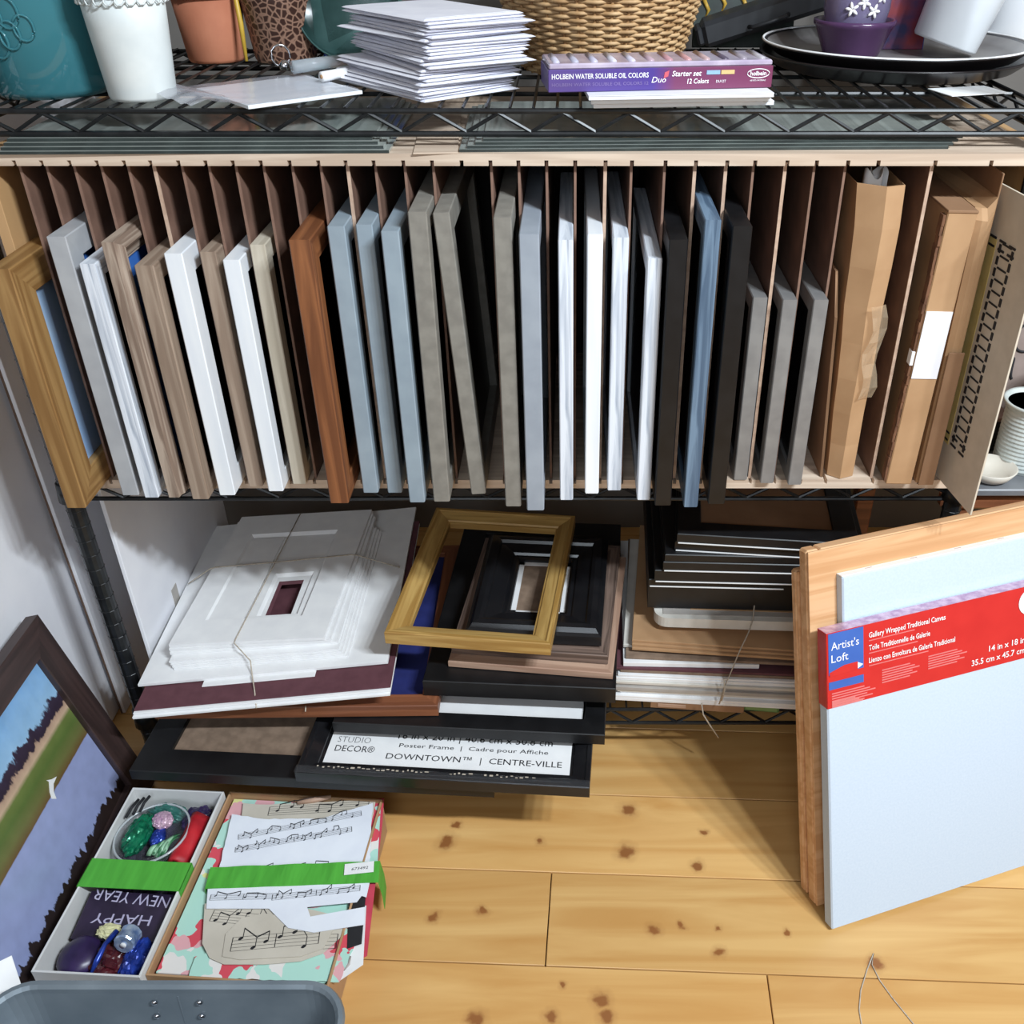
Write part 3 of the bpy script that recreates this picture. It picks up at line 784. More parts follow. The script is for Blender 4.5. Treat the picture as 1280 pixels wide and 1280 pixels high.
text('lettering', 'HOLBEIN WATER SOLUBLE OIL COLORS', m_whiteink, pb, F3(.004, .0135), BW * .425, .0052, 0, .012)
text('lettering', 'HOLBEIN WATER SOLUBLE OIL COLORS 12', noise_mat('lilac_ink', (140, 122, 176), None, .6), pb, F3(.004, .0062), BW * .425, .0034)
text('lettering', 'Duo', m_whiteink, pb, F3(BW * .455, .0080), .016, .0062, .25)
text('lettering', 'Starter set', m_whiteink, pb, F3(BW * .545, .0140), .033, .0056, .2, .012)
text('lettering', '12 Colors', m_whiteink, pb, F3(BW * .615, .0062), .024, .0052, .1, .012)
text('lettering', 'DU12T', m_whiteink, pb, F3(BW * .745, .0066), .011, .0028)
box('colour_bar', (BW * .70, -.0006, .0150), (BW * .06, .0006, .0042), noise_mat('pale_blue_bar', (150, 186, 220), None, .5), pb, 0)
box('colour_bar', (BW * .765, -.0006, .0150), (BW * .06, .0006, .0042), noise_mat('yellow_bar', (222, 190, 130), None, .5), pb, 0)
meshobj('pink_leaf', [(BW * .5 + a_, b_, c_) for b_ in (-.0006, -.0001) for a_, c_ in ((.002, .012), (.007, .014), (.008, .020), (.003, .018))],
        [(0, 1, 2, 3), (4, 5, 6, 7), (0, 1, 5, 4), (1, 2, 6, 5), (2, 3, 7, 6), (3, 0, 4, 7)], noise_mat('pink_leaf', (214, 96, 110), None, .5), pb)
tube('emblem_ring', [(BW - .0165 + .0125 * math.cos(a), -.0004, .0150 + .0046 * math.sin(a)) for a in [2 * math.pi * i / 28 for i in range(28)]], .0005, m_whiteink, pb, 4, True)
text('lettering', 'holbein', m_whiteink, pb, F3(BW - .0255, .0130), .018, .0046, 0, .015)
text('lettering', 'ARTISTS MATERIALS', m_whiteink, pb, F3(BW - .0255, .0072), .018, .0016)

# black portfolio slab behind, with a dark gilded print
p = at(940, 60, z=ZTOP)
m_folio = noise_mat('black_folio', (44, 46, 50), (32, 33, 37), 0.5, 20)
pf = thing('black_portfolio', 'black padded portfolio case leaning on the top shelf behind the paint box', 'portfolio', TR((.262, 1.515, ZTOP + .030)) @ RZ(-4) @ RY(-17))
box('cover', (-.075, 0, 0), (.20, .07, .034), m_folio, pf, .006)
box('spine', (-.083, .004, .005), (.010, .06, .024), m_folio, pf, .003)
tube('handle', [(-.01, -.001, .011), (-.005, -.016, .011), (.04, -.016, .011), (.045, -.001, .011)], .003, m_folio, pf, 8)
gp = thing('gilded_print', 'dark green print with gold figures beside the basket', 'picture', TR((.180, 1.60, ZTOP)) @ RX(-8))
m_dkg = noise_mat('dark_green_print', (38, 56, 48), (22, 32, 30), 0.5, 30)
box('board', (0, 0, 0), (.15, .006, .19), m_dkg, gp, .001)
m_gd = noise_mat('gold_ink', (206, 168, 70), (180, 140, 50), 0.4, 40)
for (x, z) in ((.016, .058), (.040, .066), (.072, .062)):
    tube('gold_figure', [(x, -.0012, z - .022), (x + .006, -.0012, z - .008), (x - .002, -.0012, z + .006), (x + .010, -.0012, z + .014), (x + .018, -.0012, z + .010)], [.002, .003, .004, .003, .0015], m_gd, gp, 6)
# round black trays
pc = at(1132, 107, z=ZTOP); RT2 = .170
m_tray = noise_mat('black_tray', (40, 36, 38), (28, 26, 28), 0.3, 20)
m_trayin = noise_mat('tray_inside', (140, 136, 134), (112, 108, 108), 0.35, 14)
tcx, tcy = pc.x + .018, pc.y + RT2 * .80
for i, (zz, rr, lab) in enumerate(((ZTOP, RT2 + .002, 'lower round black tray under the other tray'), (ZTOP + .0125, RT2, 'upper round dark tray holding the purple pot and vase'))):
    ty = thing('round_tray', lab, 'tray', TR((tcx, tcy, zz)))
    lathe('tray_body', [(0, 0), (rr * .80, 0), (rr * .90, .005), (rr, .018), (rr + .002, .019), (rr + .002, .0205), (rr - .003, .0205), (rr * .885, .008), (rr * .79, .004), (0, .004)], m_tray if i == 0 else m_tray, ty, None, 72)
    if i: lathe('tray_floor', [(0, .0042), (rr * .79, .0042), (rr * .884, .0085), (rr * .970, .0185), (rr * .967, .0190), (rr * .878, .0095), (rr * .785, .0050), (0, .0050)], m_trayin, ty, None, 72)
    if i: tube('bright_rim', [((rr + .0005) * math.cos(a), (rr + .0005) * math.sin(a), .0208) for a in [2 * math.pi * k / 80 for k in range(80)]], .0016, m_white, ty, 6, True)
ZPL = ZTOP + .0125 + .0055
# purple pot
px_, py_ = at(1070, 74, z=ZPL).x, at(1070, 74, z=ZPL).y + .032
m_purple = noise_mat('purple_glaze', (84, 56, 92), (70, 46, 80), 0.2, 20)
pp_ = thing('purple_pot', 'small glossy purple pot on the upper tray', 'pot', TR((px_, py_, ZPL)))
lathe('pot_body', [(0, 0), (.034, 0), (.036, .003), (.049, .035), (.052, .038), (.052, .043), (.048, .043), (.045, .035), (.033, .006), (0, .005)], m_purple, pp_)
m_vot = glassmat('votive_glass', (150, 140, 176), 0.1, 0.5)
vt = thing('flower_votive', 'purple glass votive with white flower print inside the purple pot', 'votive', TR((px_, py_, ZPL + .0055)))
lathe('votive_body', [(0, 0), (.030, 0), (.037, .03), (.0415, .05), (.0415, .13), (.0385, .13), (.0385, .05), (.028, .006), (0, .005)], m_vot, vt)
e = MB()
for (th, z) in ((-1.95, .052), (-1.30, .050), (-1.62, .060), (-1.05, .066), (-2.1, .072), (-1.35, .075), (-1.75, .085), (-1.0, .088), (-1.5, .095)):
    for k in range(5):
        a = 2 * math.pi * k / 5 + th; c1 = (.0425, th + .007 * math.cos(a) / .042, z + .007 * math.sin(a))
        cen = Vector((c1[0] * math.cos(c1[1]), c1[0] * math.sin(c1[1]), c1[2])); c2 = Vector((.0425 * math.cos(th), .0425 * math.sin(th), z))
        e.tube([c2, (c2 + cen) / 2, cen, cen + (cen - c2) * .25], [.0006, .0022, .0018, .0003], 5)
e.build('flower_print', m_whiteink, vt, None, True)
# red and blue print behind, leaning
m_rb = noise_mat('red_blue_print', (142, 44, 54), (38, 36, 88), 0.5, 14, lo=.42, hi=.56)
pr = thing('red_blue_print', 'red and dark blue printed card standing between purple pot and white vase', 'card', TR((px_ + .036, py_ + .055, ZPL)) @ RX(-7))
box('card', (0, 0, 0), (.075, .003, .15), m_rb, pr, .0004)
box('border', (-.002, .003, 0), (.079, .002, .152), m_b3, pr, .0004)
# tilted white vase
p = at(1150, 74, z=ZPL)
m_vase = noise_mat('white_vase', (222, 226, 230), (212, 216, 222), 0.3, 10)
va = thing('white_vase', 'smooth white cylinder vase tilted on the upper tray', 'vase', TR((p.x + .038, p.y + .032, ZPL + .0135)) @ RY(17))
lathe('vase_body', [(0, 0), (.040, 0), (.042, .003), (.048, .10), (.052, .20), (.049, .20), (.045, .10), (.039, .006), (0, .005)], m_vase, va)
lathe('vase_rim', [(.0488, .1985), (.0525, .1985), (.0532, .203), (.050, .204), (.0488, .1985)], m_vase, va)
# white card lying under the tray
M, L = flatM((1190, 120), (1262, 116), ZTOP + .001, .0008)
tag(box('white_card', (0, 0, 0), (L, .05, .0009), m_white, None, 0.0002, M), 'thin white card lying on the wire shelf in front of the trays', 'card')
# white appliance edge behind the trays
wb = thing('white_canister', 'plain white canister behind the tilted vase', 'canister', TR((.62, 1.52, ZTOP)))
lathe('canister_body', [(0, 0), (.05, 0), (.052, .004), (.052, .20), (.048, .206), (0, .206)], m_vase, wb)
lathe('lid', [(0, .206), (.054, .206), (.054, .222), (.02, .226), (.012, .24), (0, .24)], m_vase, wb)

# ------------------------------------------------------------------ bottom shelf: frames lying flat in the middle
ZS = .1245 + .0052
G = 'picture frames lying flat on the bottom shelf'
def flat_frame(name, label, FL, FR, zt, t, depth, w, mat, kind='flat', panel=None, pname='backing', pz=None, glass=None, W=None):
    M, L = flatM(FL, FR, zt, t)
    return frame(name, label, M, W or L, depth, w, t, mat, kind, panel, pname, pz, glass, G)
# wide black frame with brown backing, lowest
fa = flat_frame('picture_frame', 'wide black frame with brown hardboard back, lowest on the bottom shelf', (161, 963), (617, 986), ZS + .0205, .020, .44, .046, m_black, 'flat', m_brownboard, 'backing', .010)
# poster frame with printed paper
m_blackgloss = noise_mat('black_wrapped', (30, 30, 32), (24, 24, 27), 0.2, 30)
M, L = flatM((368, 965), (737, 985), ZS + .0415, .020)
pfm = frame('poster_frame', 'black poster frame with white printed size sheet under film', M, L, .50, .030, .020, m_blackgloss, 'slope', m_darkpic, 'backing', .003, None, G)
box('size_sheet', (.031, .031, .0085), (L - .062, .20, .0006), m_white, pfm, 0)
S0 = .0095
def ft(x, y): return TR((x, y, S0))
text('lettering', 'DOWNTOWN™  |  CENTRE-VILLE', m_ink, pfm, ft(.122, .044), .262, .0115)
text('lettering', 'Poster Frame  |  Cadre pour Affiche', m_ink, pfm, ft(.137, .068), .225, .0080)
text('lettering', '16 in x 20 in | 40.6 cm x 50.8 cm', m_ink, pfm, ft(.132, .085), .235, .0140)
text('lettering', 'STUDIO', m_ink, pfm, ft(.042, .072), .050, .0125, 0, -.02)
text('lettering', 'DECOR®', m_ink, pfm, ft(.042, .054), .060, .0125)
V, F = [], []; n1 = 24
for i in range(n1 + 1):
    for j in range(5):
        x = -.001 + (L + .002) * i / n1; y = -.001 + .018 * j / 4
        V.append((x, y, .0212 + .0007 * math.sin(i * 1.7 + j * 2.1) - (.004 if j == 4 else 0)))
for i in range(n1):
    for j in range(4): a = i * 5 + j; F.append((a, a + 1, a + 6, a + 5))
meshobj('shrink_film', V, F, m_film, pfm, None, True)
random.seed(14)
for x0, x1 in ((.03, .20), (.225, .255), (.275, .345)):
    s = MB(); x = x0
    while x < x1:
        wd = random.uniform(.002, .006); s.box((x, .008 + random.uniform(0, .004), .0222), (wd, random.uniform(.001, .003), .0003)); x += wd + random.uniform(.002, .006)
    s.build('film_print', m_string, pfm)
# black frame with white sheet
M, L = flatM((415, 903), (756, 919), ZS + .0640, .021)
f3 = frame('picture_frame', 'black frame with white sheet lying on the poster frame', M, L, .34, .032, .021, m_black, 'flat', m_darkpic, 'backing', .003, None, G)
box('white_sheet', (.033, .033, .012), (L - .068, .25, .0008), m_white, f3, 0)
# cherry frame with blue sheet
fd = flat_frame('picture_frame', 'reddish brown wooden frame with royal blue sheet under the white mats', (190, 886), (547, 882), ZS + .0870, .022, .42, .026, m_cherry, 'flat', m_blue, 'blue_sheet', .010)
# thick black frame
flat_frame('picture_frame', 'thick plain black frame under the wooden frames', (528, 851), (770, 861), ZS + .1180, .030, .44, .044, m_black, 'flat', m_blue, 'blue_sheet', .008)
# thin black frame peeping out below it is part of the pile
flat_frame('picture_frame', 'pinkish bare wood frame over the thick black frame', (560, 826), (766, 842), ZS + .1310, .0125, .30, .024, m_pinkwood, 'flat', m_darkpic, 'backing', .002)
flat_frame('picture_frame', 'brown weathered wood frame over the pinkish one', (564, 806), (760, 820), ZS + .1490, .0175, .29, .024, m_brownweather, 'flat', m_darkpic, 'backing', .002)
M, L = flatM((600, 790), (747, 799), ZS + .1530, .0035)
matboard('mat_board', 'white mat board sandwiched under the black moulded frame', M, L, .24, .0035, m_white, (.05, .05, L - .05, .19))
M, L = flatM((581, 782), (752, 790), ZS + .1810, .0275)
fg = frame('picture_frame', 'small black frame with wide stepped moulding, under the gold frame', M, L, .258, .060, .0275, m_blackgloss, 'step', m_brownboard, 'backing', .002, None, G)
q = MB(); a, b, c_, d_ = .0605, .0605, L - .0605, .1975
for (x0, y0, x1, y1) in ((a, b, c_, b + .008), (a, d_ - .008, c_, d_), (a, b, a + .008, d_), (c_ - .008, b, c_, d_)): q.box((x0, y0, .0052), (x1 - x0, y1 - y0, .001))
q.build('white_lining', m_white, fg)
flat_frame('picture_frame', 'empty golden oak frame lying on top of the pile', (480, 790), (688, 805), ZS + .2050, .0215, .338, .030, m_gold, 'slope')

# ------------------------------------------------------------------ bottom shelf: tied white mats
GM = 'mat boards in the tied white bundle'
z = ZS + .0875
tilt = R(5.2); B0 = at(165, 903, z=z + .001)
bu = Vector((math.cos(tilt), .035, math.sin(tilt))).normalized(); bv = Vector((0, 0, 1)).cross(bu).normalized(); bnm = bu.cross(bv)
def bsheet(name, lab, FL, FR, hgt, t, depth, mat, hole=None, cat='mat board', core=None, yaw=0):
    """sheet of the tilted bundle, top front edge from pixel FL to FR, bottom face at height hgt above the bundle's base"""
    p = B0 + bnm * (hgt + t); a = atp(*FL, p, bnm); b = atp(*FR, p, bnm)
    L = (b - a).length; M = axes(a - bnm * t, bu, bv, bnm) @ RZ(yaw)
    return matboard(name, lab, M, L, depth, t, mat, hole, cat, GM, core), M, L
bsheet('mat_board', 'white backing board, lowest in the tied bundle', (165, 897), (487, 868), 0, .0040, .44, m_white)
bsheet('mat_board', 'white backing board directly under the maroon board', (166, 892), (488, 863), .0043, .0036, .44, m_white)
bsheet('mat_board', 'dark maroon mat board in the tied bundle', (167, 888), (488, 858), .0082, .0020, .44, m_maroon)
bsheet('paper_strip', 'small white strip poking out over the maroon board', (252, 858), (392, 849), .0105, .0018, .06, m_white, None, 'paper')
bsheet('mat_board', 'largest cream white mat board of the tied bundle', (172, 856), (483, 834), .0126, .0040, .43, m_white, (.12, .14, .25, .30), core=m_maroon)
hh = .0170
for i in range(4):
    bsheet('backing_sheet', ORD[i] + ' white backing sheet beneath the window mats, tied bundle', (217 - i * 2.0, 836 - i * 3), (437 - i * 4, 811 - i * 3), hh, .0028, .335, m_white, (.10, .07, .19, .21) if i > -1 else None, 'paper', None, -1.5); hh += .0031
bsheet('window_mat', 'white window mat, lowest of the window mats in the tied bundle', (212, 816), (424, 792), hh, .0045, .345, m_white, (.13, .075, .172, .165), core=m_maroon, yaw=-2); hh += .0049
bsheet('window_mat', 'white window mat with small opening near its front, tied bundle', (211, 811), (416, 786), hh, .0050, .35, m_white, (.118, .068, .185, .180), yaw=-3); hh += .0054
pl_, M0, L0 = bsheet('window_mat', 'topmost white window mat with the largest opening, under the string', (210.5, 806), (409, 780), hh, .0055, .355, m_white, (.038, .056, .196, .295), yaw=-4)
o = box('inner_sheet', (.040, .060, -.0005), (.058, .22, .0012), m_white, None, 0, M0 @ TR((0, 0, 0)))
o.matrix_basis = M0 @ TR((.0405, .060, -.0003))
o.data = boxmesh((.060, .225, .0026), 0, m_white)
tag(o, 'loose white sheet showing in the largest mat window', 'paper', GM)
def P0(x, y, dz=0): return M0 @ Vector((x, y, .0062 + dz))
def PF(px, py, hgt): return atp(px, py, B0 + bnm * hgt, bnm)
st = thing('string', 'thin string tied crosswise around the white mat bundle', 'string', TR((0, 0, 0)))
edge_f = [PF(321, 884, .002) + Vector((0, -.002, 0)), PF(318, 862, .0135), PF(315, 843, .018), PF(313, 826, .030), P0(.106, -.004, .0), P0(.106, .004, .001), P0(.108, .12, .001), P0(.110, .25, .001), P0(.112, .352, .001), P0(.112, .36, -.02)]
tube('string_run', [tuple(v) for v in edge_f], .0010, m_string, st, 6)
tube('string_run', [tuple(v) for v in (P0(-.045, .185, -.022), P0(-.003, .195, .0), P0(.006, .197, .001), P0(.11, .202, .001), P0(L0 - .006, .212, .001), P0(L0 + .004, .213, -.001), P0(L0 + .075, .205, -.026))], .0010, m_string, st, 6)
tube('string_tail', [tuple(at(383, 880, z=z + .002) + Vector((0, -.004, 0))), tuple(at(382, 886, z=z - .004) + Vector((.001, -.006, 0)))], .001, m_string, st, 6)

# ------------------------------------------------------------------ bottom shelf: right bundle
GR = 'boards in the tied bundle under the kraft cartons'
def rsheet(name, lab, x0, x1, y0, y1, zt, t, mat, depth=.34, cat='mat board', hole=None, core=None):
    M, L = flatM((x0, y0), (x1, y1), zt, t)
    return matboard(name, lab, M, L, depth, t, mat, hole, cat, GR, core)
kb = thing('kraft_box', 'flat kraft box with a cut handle slot, lowest under the right bundle', 'box', flatM((813, 877), (925, 884), ZS + .014, .0135)[0])
box('box_body', (0, 0, 0), (.15, .25, .0135), m_kraftdark, kb, .001)
box('slot_tag', (.012, -.0012, .004), (.045, .0014, .007), m_pinkwood, kb, .0004)
gb = thing('green_box', 'flat green carton beside the kraft box on the bottom shelf', 'box', flatM((929, 880), (975, 884), ZS + .014, .0135)[0])
box('box_body', (0, 0, 0), (.058, .22, .0135), noise_mat('green_card', (96, 128, 72), None, .7), gb, .001)
box('flap', (.004, -.0008, .0035), (.05, .001, .008), noise_mat('green_card_light', (128, 156, 96), None, .7), gb, 0)
zz = ZS + .0145
m_offwhite = noise_mat('off_white_mat', (214, 210, 202), (204, 200, 192), 0.8, 30)
m_lgrey = noise_mat('light_grey_mat', (176, 170, 164), (166, 160, 154), 0.8, 30)
def front(y, z): return y
# (name, label, x0, x1, material, thickness, indent of the front edge behind plane D)
lev = [('white backing board, lowest of the kraft-topped bundle', 767, m_white, .0055, 1.146, 1.120),
       ('white mat board, second in the kraft-topped bundle', 767, m_white, .0050, 1.146, 1.120),
       ('white window mat, third in the kraft-topped bundle', 776, m_white, .0045, 1.151, 1.126),
       ('white mat board, fourth in the kraft-topped bundle', 772, m_offwhite, .0050, 1.149, 1.124),
       ('light grey mat board in the kraft-topped bundle', 768, m_lgrey, .0070, 1.147, 1.122),
       ('second light grey mat board in the kraft-topped bundle', 771, m_lgrey, .0040, 1.151, 1.126),
       ('off-white mat board over the light grey ones', 770, m_offwhite, .0050, 1.149, 1.126),
       ('white mat board under the dark maroon board', 769, m_white, .0060, 1.152, 1.130),
       ('thin white mat board under the brown board', 772, m_white, .0040, 1.153, 1.132),
       ('brown board under the dark maroon board', 775, m_brownboard, .0055, 1.158, 1.136),
       ('dark purple-maroon board with white layers beneath', 769, m_maroon, .0045, 1.158, 1.138)]
def dsheet(name, lab, x0, x1, mat, t, d0, d1, zt, depth=.34, cat='mat board', hole=None, core=None):
    a = Vector((x0, d0, zt - t)); b = Vector((x1, d1, zt - t)); u = b - a; L = u.length; u.normalize()
    M = axes(a, u, Vector((-u.y, u.x, 0)), (0, 0, 1))
    return matboard(name, lab, M, L, depth, t, mat, hole, cat, GR, core), M, L
for lab, x0, mat, t, d0, d1 in lev:
    zz += t + .0003
    xa = at(x0, 850, D=d0).x; dsheet('mat_board', lab, xa, xa + .345, mat, t, d0, d1, zz)
zz += .0085; xa = .0815
dsheet('mat_board', 'thick white mat board over the maroon board', xa, xa + .215, m_white, .008, 1.160, 1.154, zz)
zz += .0055; dsheet('mat_board', 'tan board over the thick white mat', xa + .004, xa + .30, m_brownboard, .0050, 1.168, 1.150, zz, .33)
zz += .0060; dsheet('mat_board', 'off-white board just under the kraft boards', xa + .001, xa + .30, m_offwhite, .0055, 1.190, 1.164, zz, .30)
for i in range(3):
    zz += .0050; dsheet('kraft_board', ['lower plain kraft board with slanting front edge', 'middle plain kraft board of three', 'upper plain kraft board beneath the round-cornered mat'][i], xa + .014, xa + .32, m_kraft, .0045, 1.176 + .004 * i, 1.146 + .004 * i, zz, .33, 'cardboard')
# round-cornered off-white mat with grey inset
def rounded(W_, H_, r, n=6):
    P = []
    for cx, cy, a0 in ((W_ - r, r, -90), (W_ - r, H_ - r, 0), (r, H_ - r, 90), (r, r, 180)):
        for k in range(n + 1): a = R(a0 + 90 * k / n); P.append((cx + r * math.cos(a), cy + r * math.sin(a)))
    return P
for i in range(2):
    zz += .0066; dsheet('kraft_board', ['thick kraft board set back under the round-cornered mat', 'second thick kraft board set back under the round-cornered mat'][i], xa + .06, xa + .33, m_kraft, .006, 1.215, 1.20, zz, .28, 'cardboard')
Mr = axes((.131, 1.200, zz + .0006), Vector((.998, -.05, 0)).normalized(), Vector((.05, .998, 0)).normalized(), (0, 0, 1))
rm = thing('rounded_tray_mat', 'off-white round-cornered mat tray with grey inset under the black mats', 'mat board', Mr, GR)
MB().prism(rounded(.29, .31, .022), 0, .018).build('mat_body', m_offwhite, rm)
box('grey_inset', (.014, .010, .0182), (.26, .26, .0012), m_lgrey, rm, 0)
box('kraft_corner', (.058, .022, .0195), (.20, .22, .0010), m_kraft, rm, 0)
zz += .0215
# black frames with white lining edges
bl = [('black frame lowest of the black stack', .121, .345, 1.222, .305), ('black frame second from below in the black stack', .129, .340, 1.215, .331), ('black frame third from below in the black stack', .141, .322, 1.212, .354),
      ('black frame in the middle of the black stack', .143, .312, 1.212, .372), ('black frame just below the kraft-backed frame', .158, .288, 1.222, .386), ('topmost black frame with kraft backing panel', .160, .272, 1.216, .404)]
for i, (lab, x0, wd, d0, zb) in enumerate(bl):
    zlo = zz if i == 0 else zb; zhi = bl[i + 1][4] - .0008 if i < 5 else .421
    t = zhi - zlo; yw = -.040 if i < 4 else -.105
    Mw = axes((x0, d0, zlo), Vector((1, yw, 0)).normalized(), Vector((-yw, 1, 0)).normalized(), (0, 0, 1))
    f_ = frame('picture_frame', lab, Mw, wd, .33, .036, t, m_black, 'flat', m_kraftdark, 'backing', t - .007, None, 'black frames stacked on the kraft boards')
    if i != 3: box('white_lining', (.002, -.0010, (t - .014) if i == 0 else -.0001), (wd * (.62 if i == 0 else .995) - .004, .002, .0018), m_white, f_, 0)
# string on the right bundle
st = thing('string', 'string hanging around the kraft-topped bundle with a loose tail', 'string', TR((0, 0, 0)))
def fx(px, py, D): v = at(px, py, D=D); return (v.x, v.y, v.z)
tube('string_run', [fx(943, 757, 1.198), fx(941, 775, 1.190), fx(936, 790, 1.158), fx(924, 815, 1.140), fx(916, 835, 1.130), fx(906, 858, 1.124), fx(899, 880, 1.120)], .0011, m_string, st, 6)
tube('string_run', [fx(905, 848, 1.125), fx(906, 862, 1.122), fx(902, 876, 1.119)], .0012, m_string, st, 6)
tube('string_tail', [fx(877, 879, 1.122), fx(879, 893, 1.115), fx(887, 906, 1.112), fx(898, 922, 1.110)], .0012, m_string, st, 6)
# ------------------------------------------------------------------ white boards at the left
brd = thing('white_board', 'white foam board standing inside the shelf beside the tied mats', 'board', axes((-.668, 1.168, ZS + .0005), (0, 1, 0), (0, 0, 1), (1, 0, 0)) @ RZ(0))
box('board', (0, 0, -.006), (.40, .40, .006), m_whiteboard, brd, .0006)
box('label_shadow', (.115, .085, .0), (.022, .045, .0006), m_lgrey, brd, 0)  # shadow of a label, painted on the board as a grey patch
m_brownedge = noise_mat('brown_edge', (120, 96, 82), (100, 80, 68), 0.8, 40)
bA = thing('foam_board', 'tall white panel with brown edge standing just outside the shelf post', 'board', axes((-.800, 1.262, 0.001), (0, 1, 0), (math.sin(R(-.5)), 0, math.cos(R(-.5))), (1, 0, 0)))
box('panel', (0, 0, -.008), (.5, 1.0, .008), m_whiteboard, bA, .0008)
box('edge_strip', (-.0012, 0, -.0082), (.0012, 1.0, .003), m_brownedge, bA, 0)
bB = thing('foam_board', 'wide pale panel behind the dark framed painting', 'board', axes((-.812, .96, 0.001), (0, 1, 0), (math.sin(R(-.9)), 0, math.cos(R(-.9))), (1, 0, 0)))
box('panel', (0, 0, -.01), (.8, .95, .01), m_whiteboard, bB, .0008)
box('edge_strip', (-.0012, 0, -.0102), (.0012, .95, .010), m_brownedge, bB, 0)
# little wooden frame corner at the far left
frame('picture_frame', 'small orange wood frame hanging against the pale panel', axes(tuple(at(-52, 742, D=1.02)), (0, 1, 0), (0, 0, 1), (1, 0, 0)), .075, .055, .012, .012, m_cherry, 'flat', m_pinkwood, 'picture')

# ------------------------------------------------------------------ dark framed landscape painting
m_dkbrown = grain('dark_brown_frame', (66, 50, 48), (50, 38, 37), 0.45, 40, .1)
def painting_material(H):
    m, t, b = basemat('landscape_painting', 0.3)
    N = t.nodes.new; L = t.links.new
    tc = N('ShaderNodeTexCoord'); sp = N('ShaderNodeSeparateXYZ'); L(tc.outputs['Object'], sp.inputs[0])
    n1 = N('ShaderNodeTexNoise'); n1.inputs['Scale'].default_value = 110; n1.inputs['Detail'].default_value = 6
    mp = N('ShaderNodeMapping'); mp.inputs['Scale'].default_value = (1, .35, 1); L(tc.outputs['Object'], mp.inputs[0]); L(mp.outputs[0], n1.inputs['Vector'])
    a = N('ShaderNodeMath'); a.operation = 'SUBTRACT'; L(n1.outputs['Fac'], a.inputs[0]); a.inputs[1].default_value = .5
    # roughness of the painted edges: high for trees and reeds, low elsewhere
    rr = N('ShaderNodeValToRGB'); L2 = N('ShaderNodeMapRange'); L2.inputs['From Max'].default_value = H
    L(sp.outputs['Y'], L2.inputs['Value']); L(L2.outputs[0], rr.inputs['Fac'])
    e = rr.color_ramp.elements; e[0].position = .14; e[0].color = (1, 1, 1, 1); e[1].position = .22; e[1].color = (.04, .04, .04, 1)
    x = rr.color_ramp.elements.new(.66); x.color = (.05, .05, .05, 1); x = rr.color_ramp.elements.new(.73); x.color = (1, 1, 1, 1); x = rr.color_ramp.elements.new(.9); x.color = (1, 1, 1, 1)
    mu = N('ShaderNodeMath'); mu.operation = 'MULTIPLY'; L(a.outputs[0], mu.inputs[0]); L(rr.outputs['Color'], mu.inputs[1])
    m2 = N('ShaderNodeMath'); m2.operation = 'MULTIPLY'; m2.inputs[1].default_value = .17; L(mu.outputs[0], m2.inputs[0])
    ad = N('ShaderNodeMath'); ad.operation = 'ADD'; L(L2.outputs[0], ad.inputs[0]); L(m2.outputs[0], ad.inputs[1])
    cr = N('ShaderNodeValToRGB'); L(ad.outputs[0], cr.inputs['Fac'])
    stops = [(0, (40, 30, 28)), (.075, (44, 34, 32)), (.085, (146, 156, 196)), (.44, (152, 162, 204)), (.445, (110, 86, 54)), (.50, (110, 112, 66)), (.57, (92, 112, 58)), (.63, (108, 122, 66)),
             (.655, (200, 172, 146)), (.69, (180, 150, 130)), (.70, (52, 42, 56)), (.76, (58, 48, 66)), (.775, (150, 190, 224)), (1, (122, 170, 218))]
    el = cr.color_ramp.elements
    el[0].position = 0; el[0].color = lin(stops[0][1]); el[1].position = 1; el[1].color = lin(stops[-1][1])
    for p, c in stops[1:-1]: q = el.new(p); q.color = lin(c)
    n2 = N('ShaderNodeTexNoise'); n2.inputs['Scale'].default_value = 45; L(tc.outputs['Object'], n2.inputs['Vector'])
    hs = N('ShaderNodeHueSaturation'); mr = N('ShaderNodeMapRange'); mr.inputs['To Min'].default_value = .85; mr.inputs['To Max'].default_value = 1.15
    L(n2.outputs['Fac'], mr.inputs['Value']); L(mr.outputs[0], hs.inputs['Value']); L(cr.outputs['Color'], hs.inputs['Color']); L(hs.outputs['Color'], b.inputs['Base Color'])
    return m
PB = Vector((-.688, 1.10, .006)); PT = at(48, 768, D=1.10); v = (PT - PB); PH = v.length; v.normalize(); v.y = 0; v.normalize()
# x axis of the painting runs away from the camera so that the face looks to the right
Wp = .56; u = Vector((0, 1, 0)); nrm = u.cross(v)
o0 = PB - u * Wp - nrm * .022
pt = frame('framed_painting', 'dark brown framed landscape painting with trees, field and pale water, leaning on the boards', axes(o0, u, v, nrm), Wp, PH, .046, .022, m_dkbrown, 'flat')
pt['category'] = 'painting'
cv = box('canvas', (.045, .045, .008), (Wp - .09, PH - .09, .004), painting_material(PH - .09), pt, 0)
bird = [(0, 0), (.010, .004), (.022, .014), (.028, .012), (.020, .020), (.014, .030), (.012, .018), (.004, .010), (-.008, .006)]
s = MB(); s.prism([(.345 + y * 1.0, .118 + x * .9) for x, y in bird], .0042, .0047); s.build('white_bird', m_white, cv)

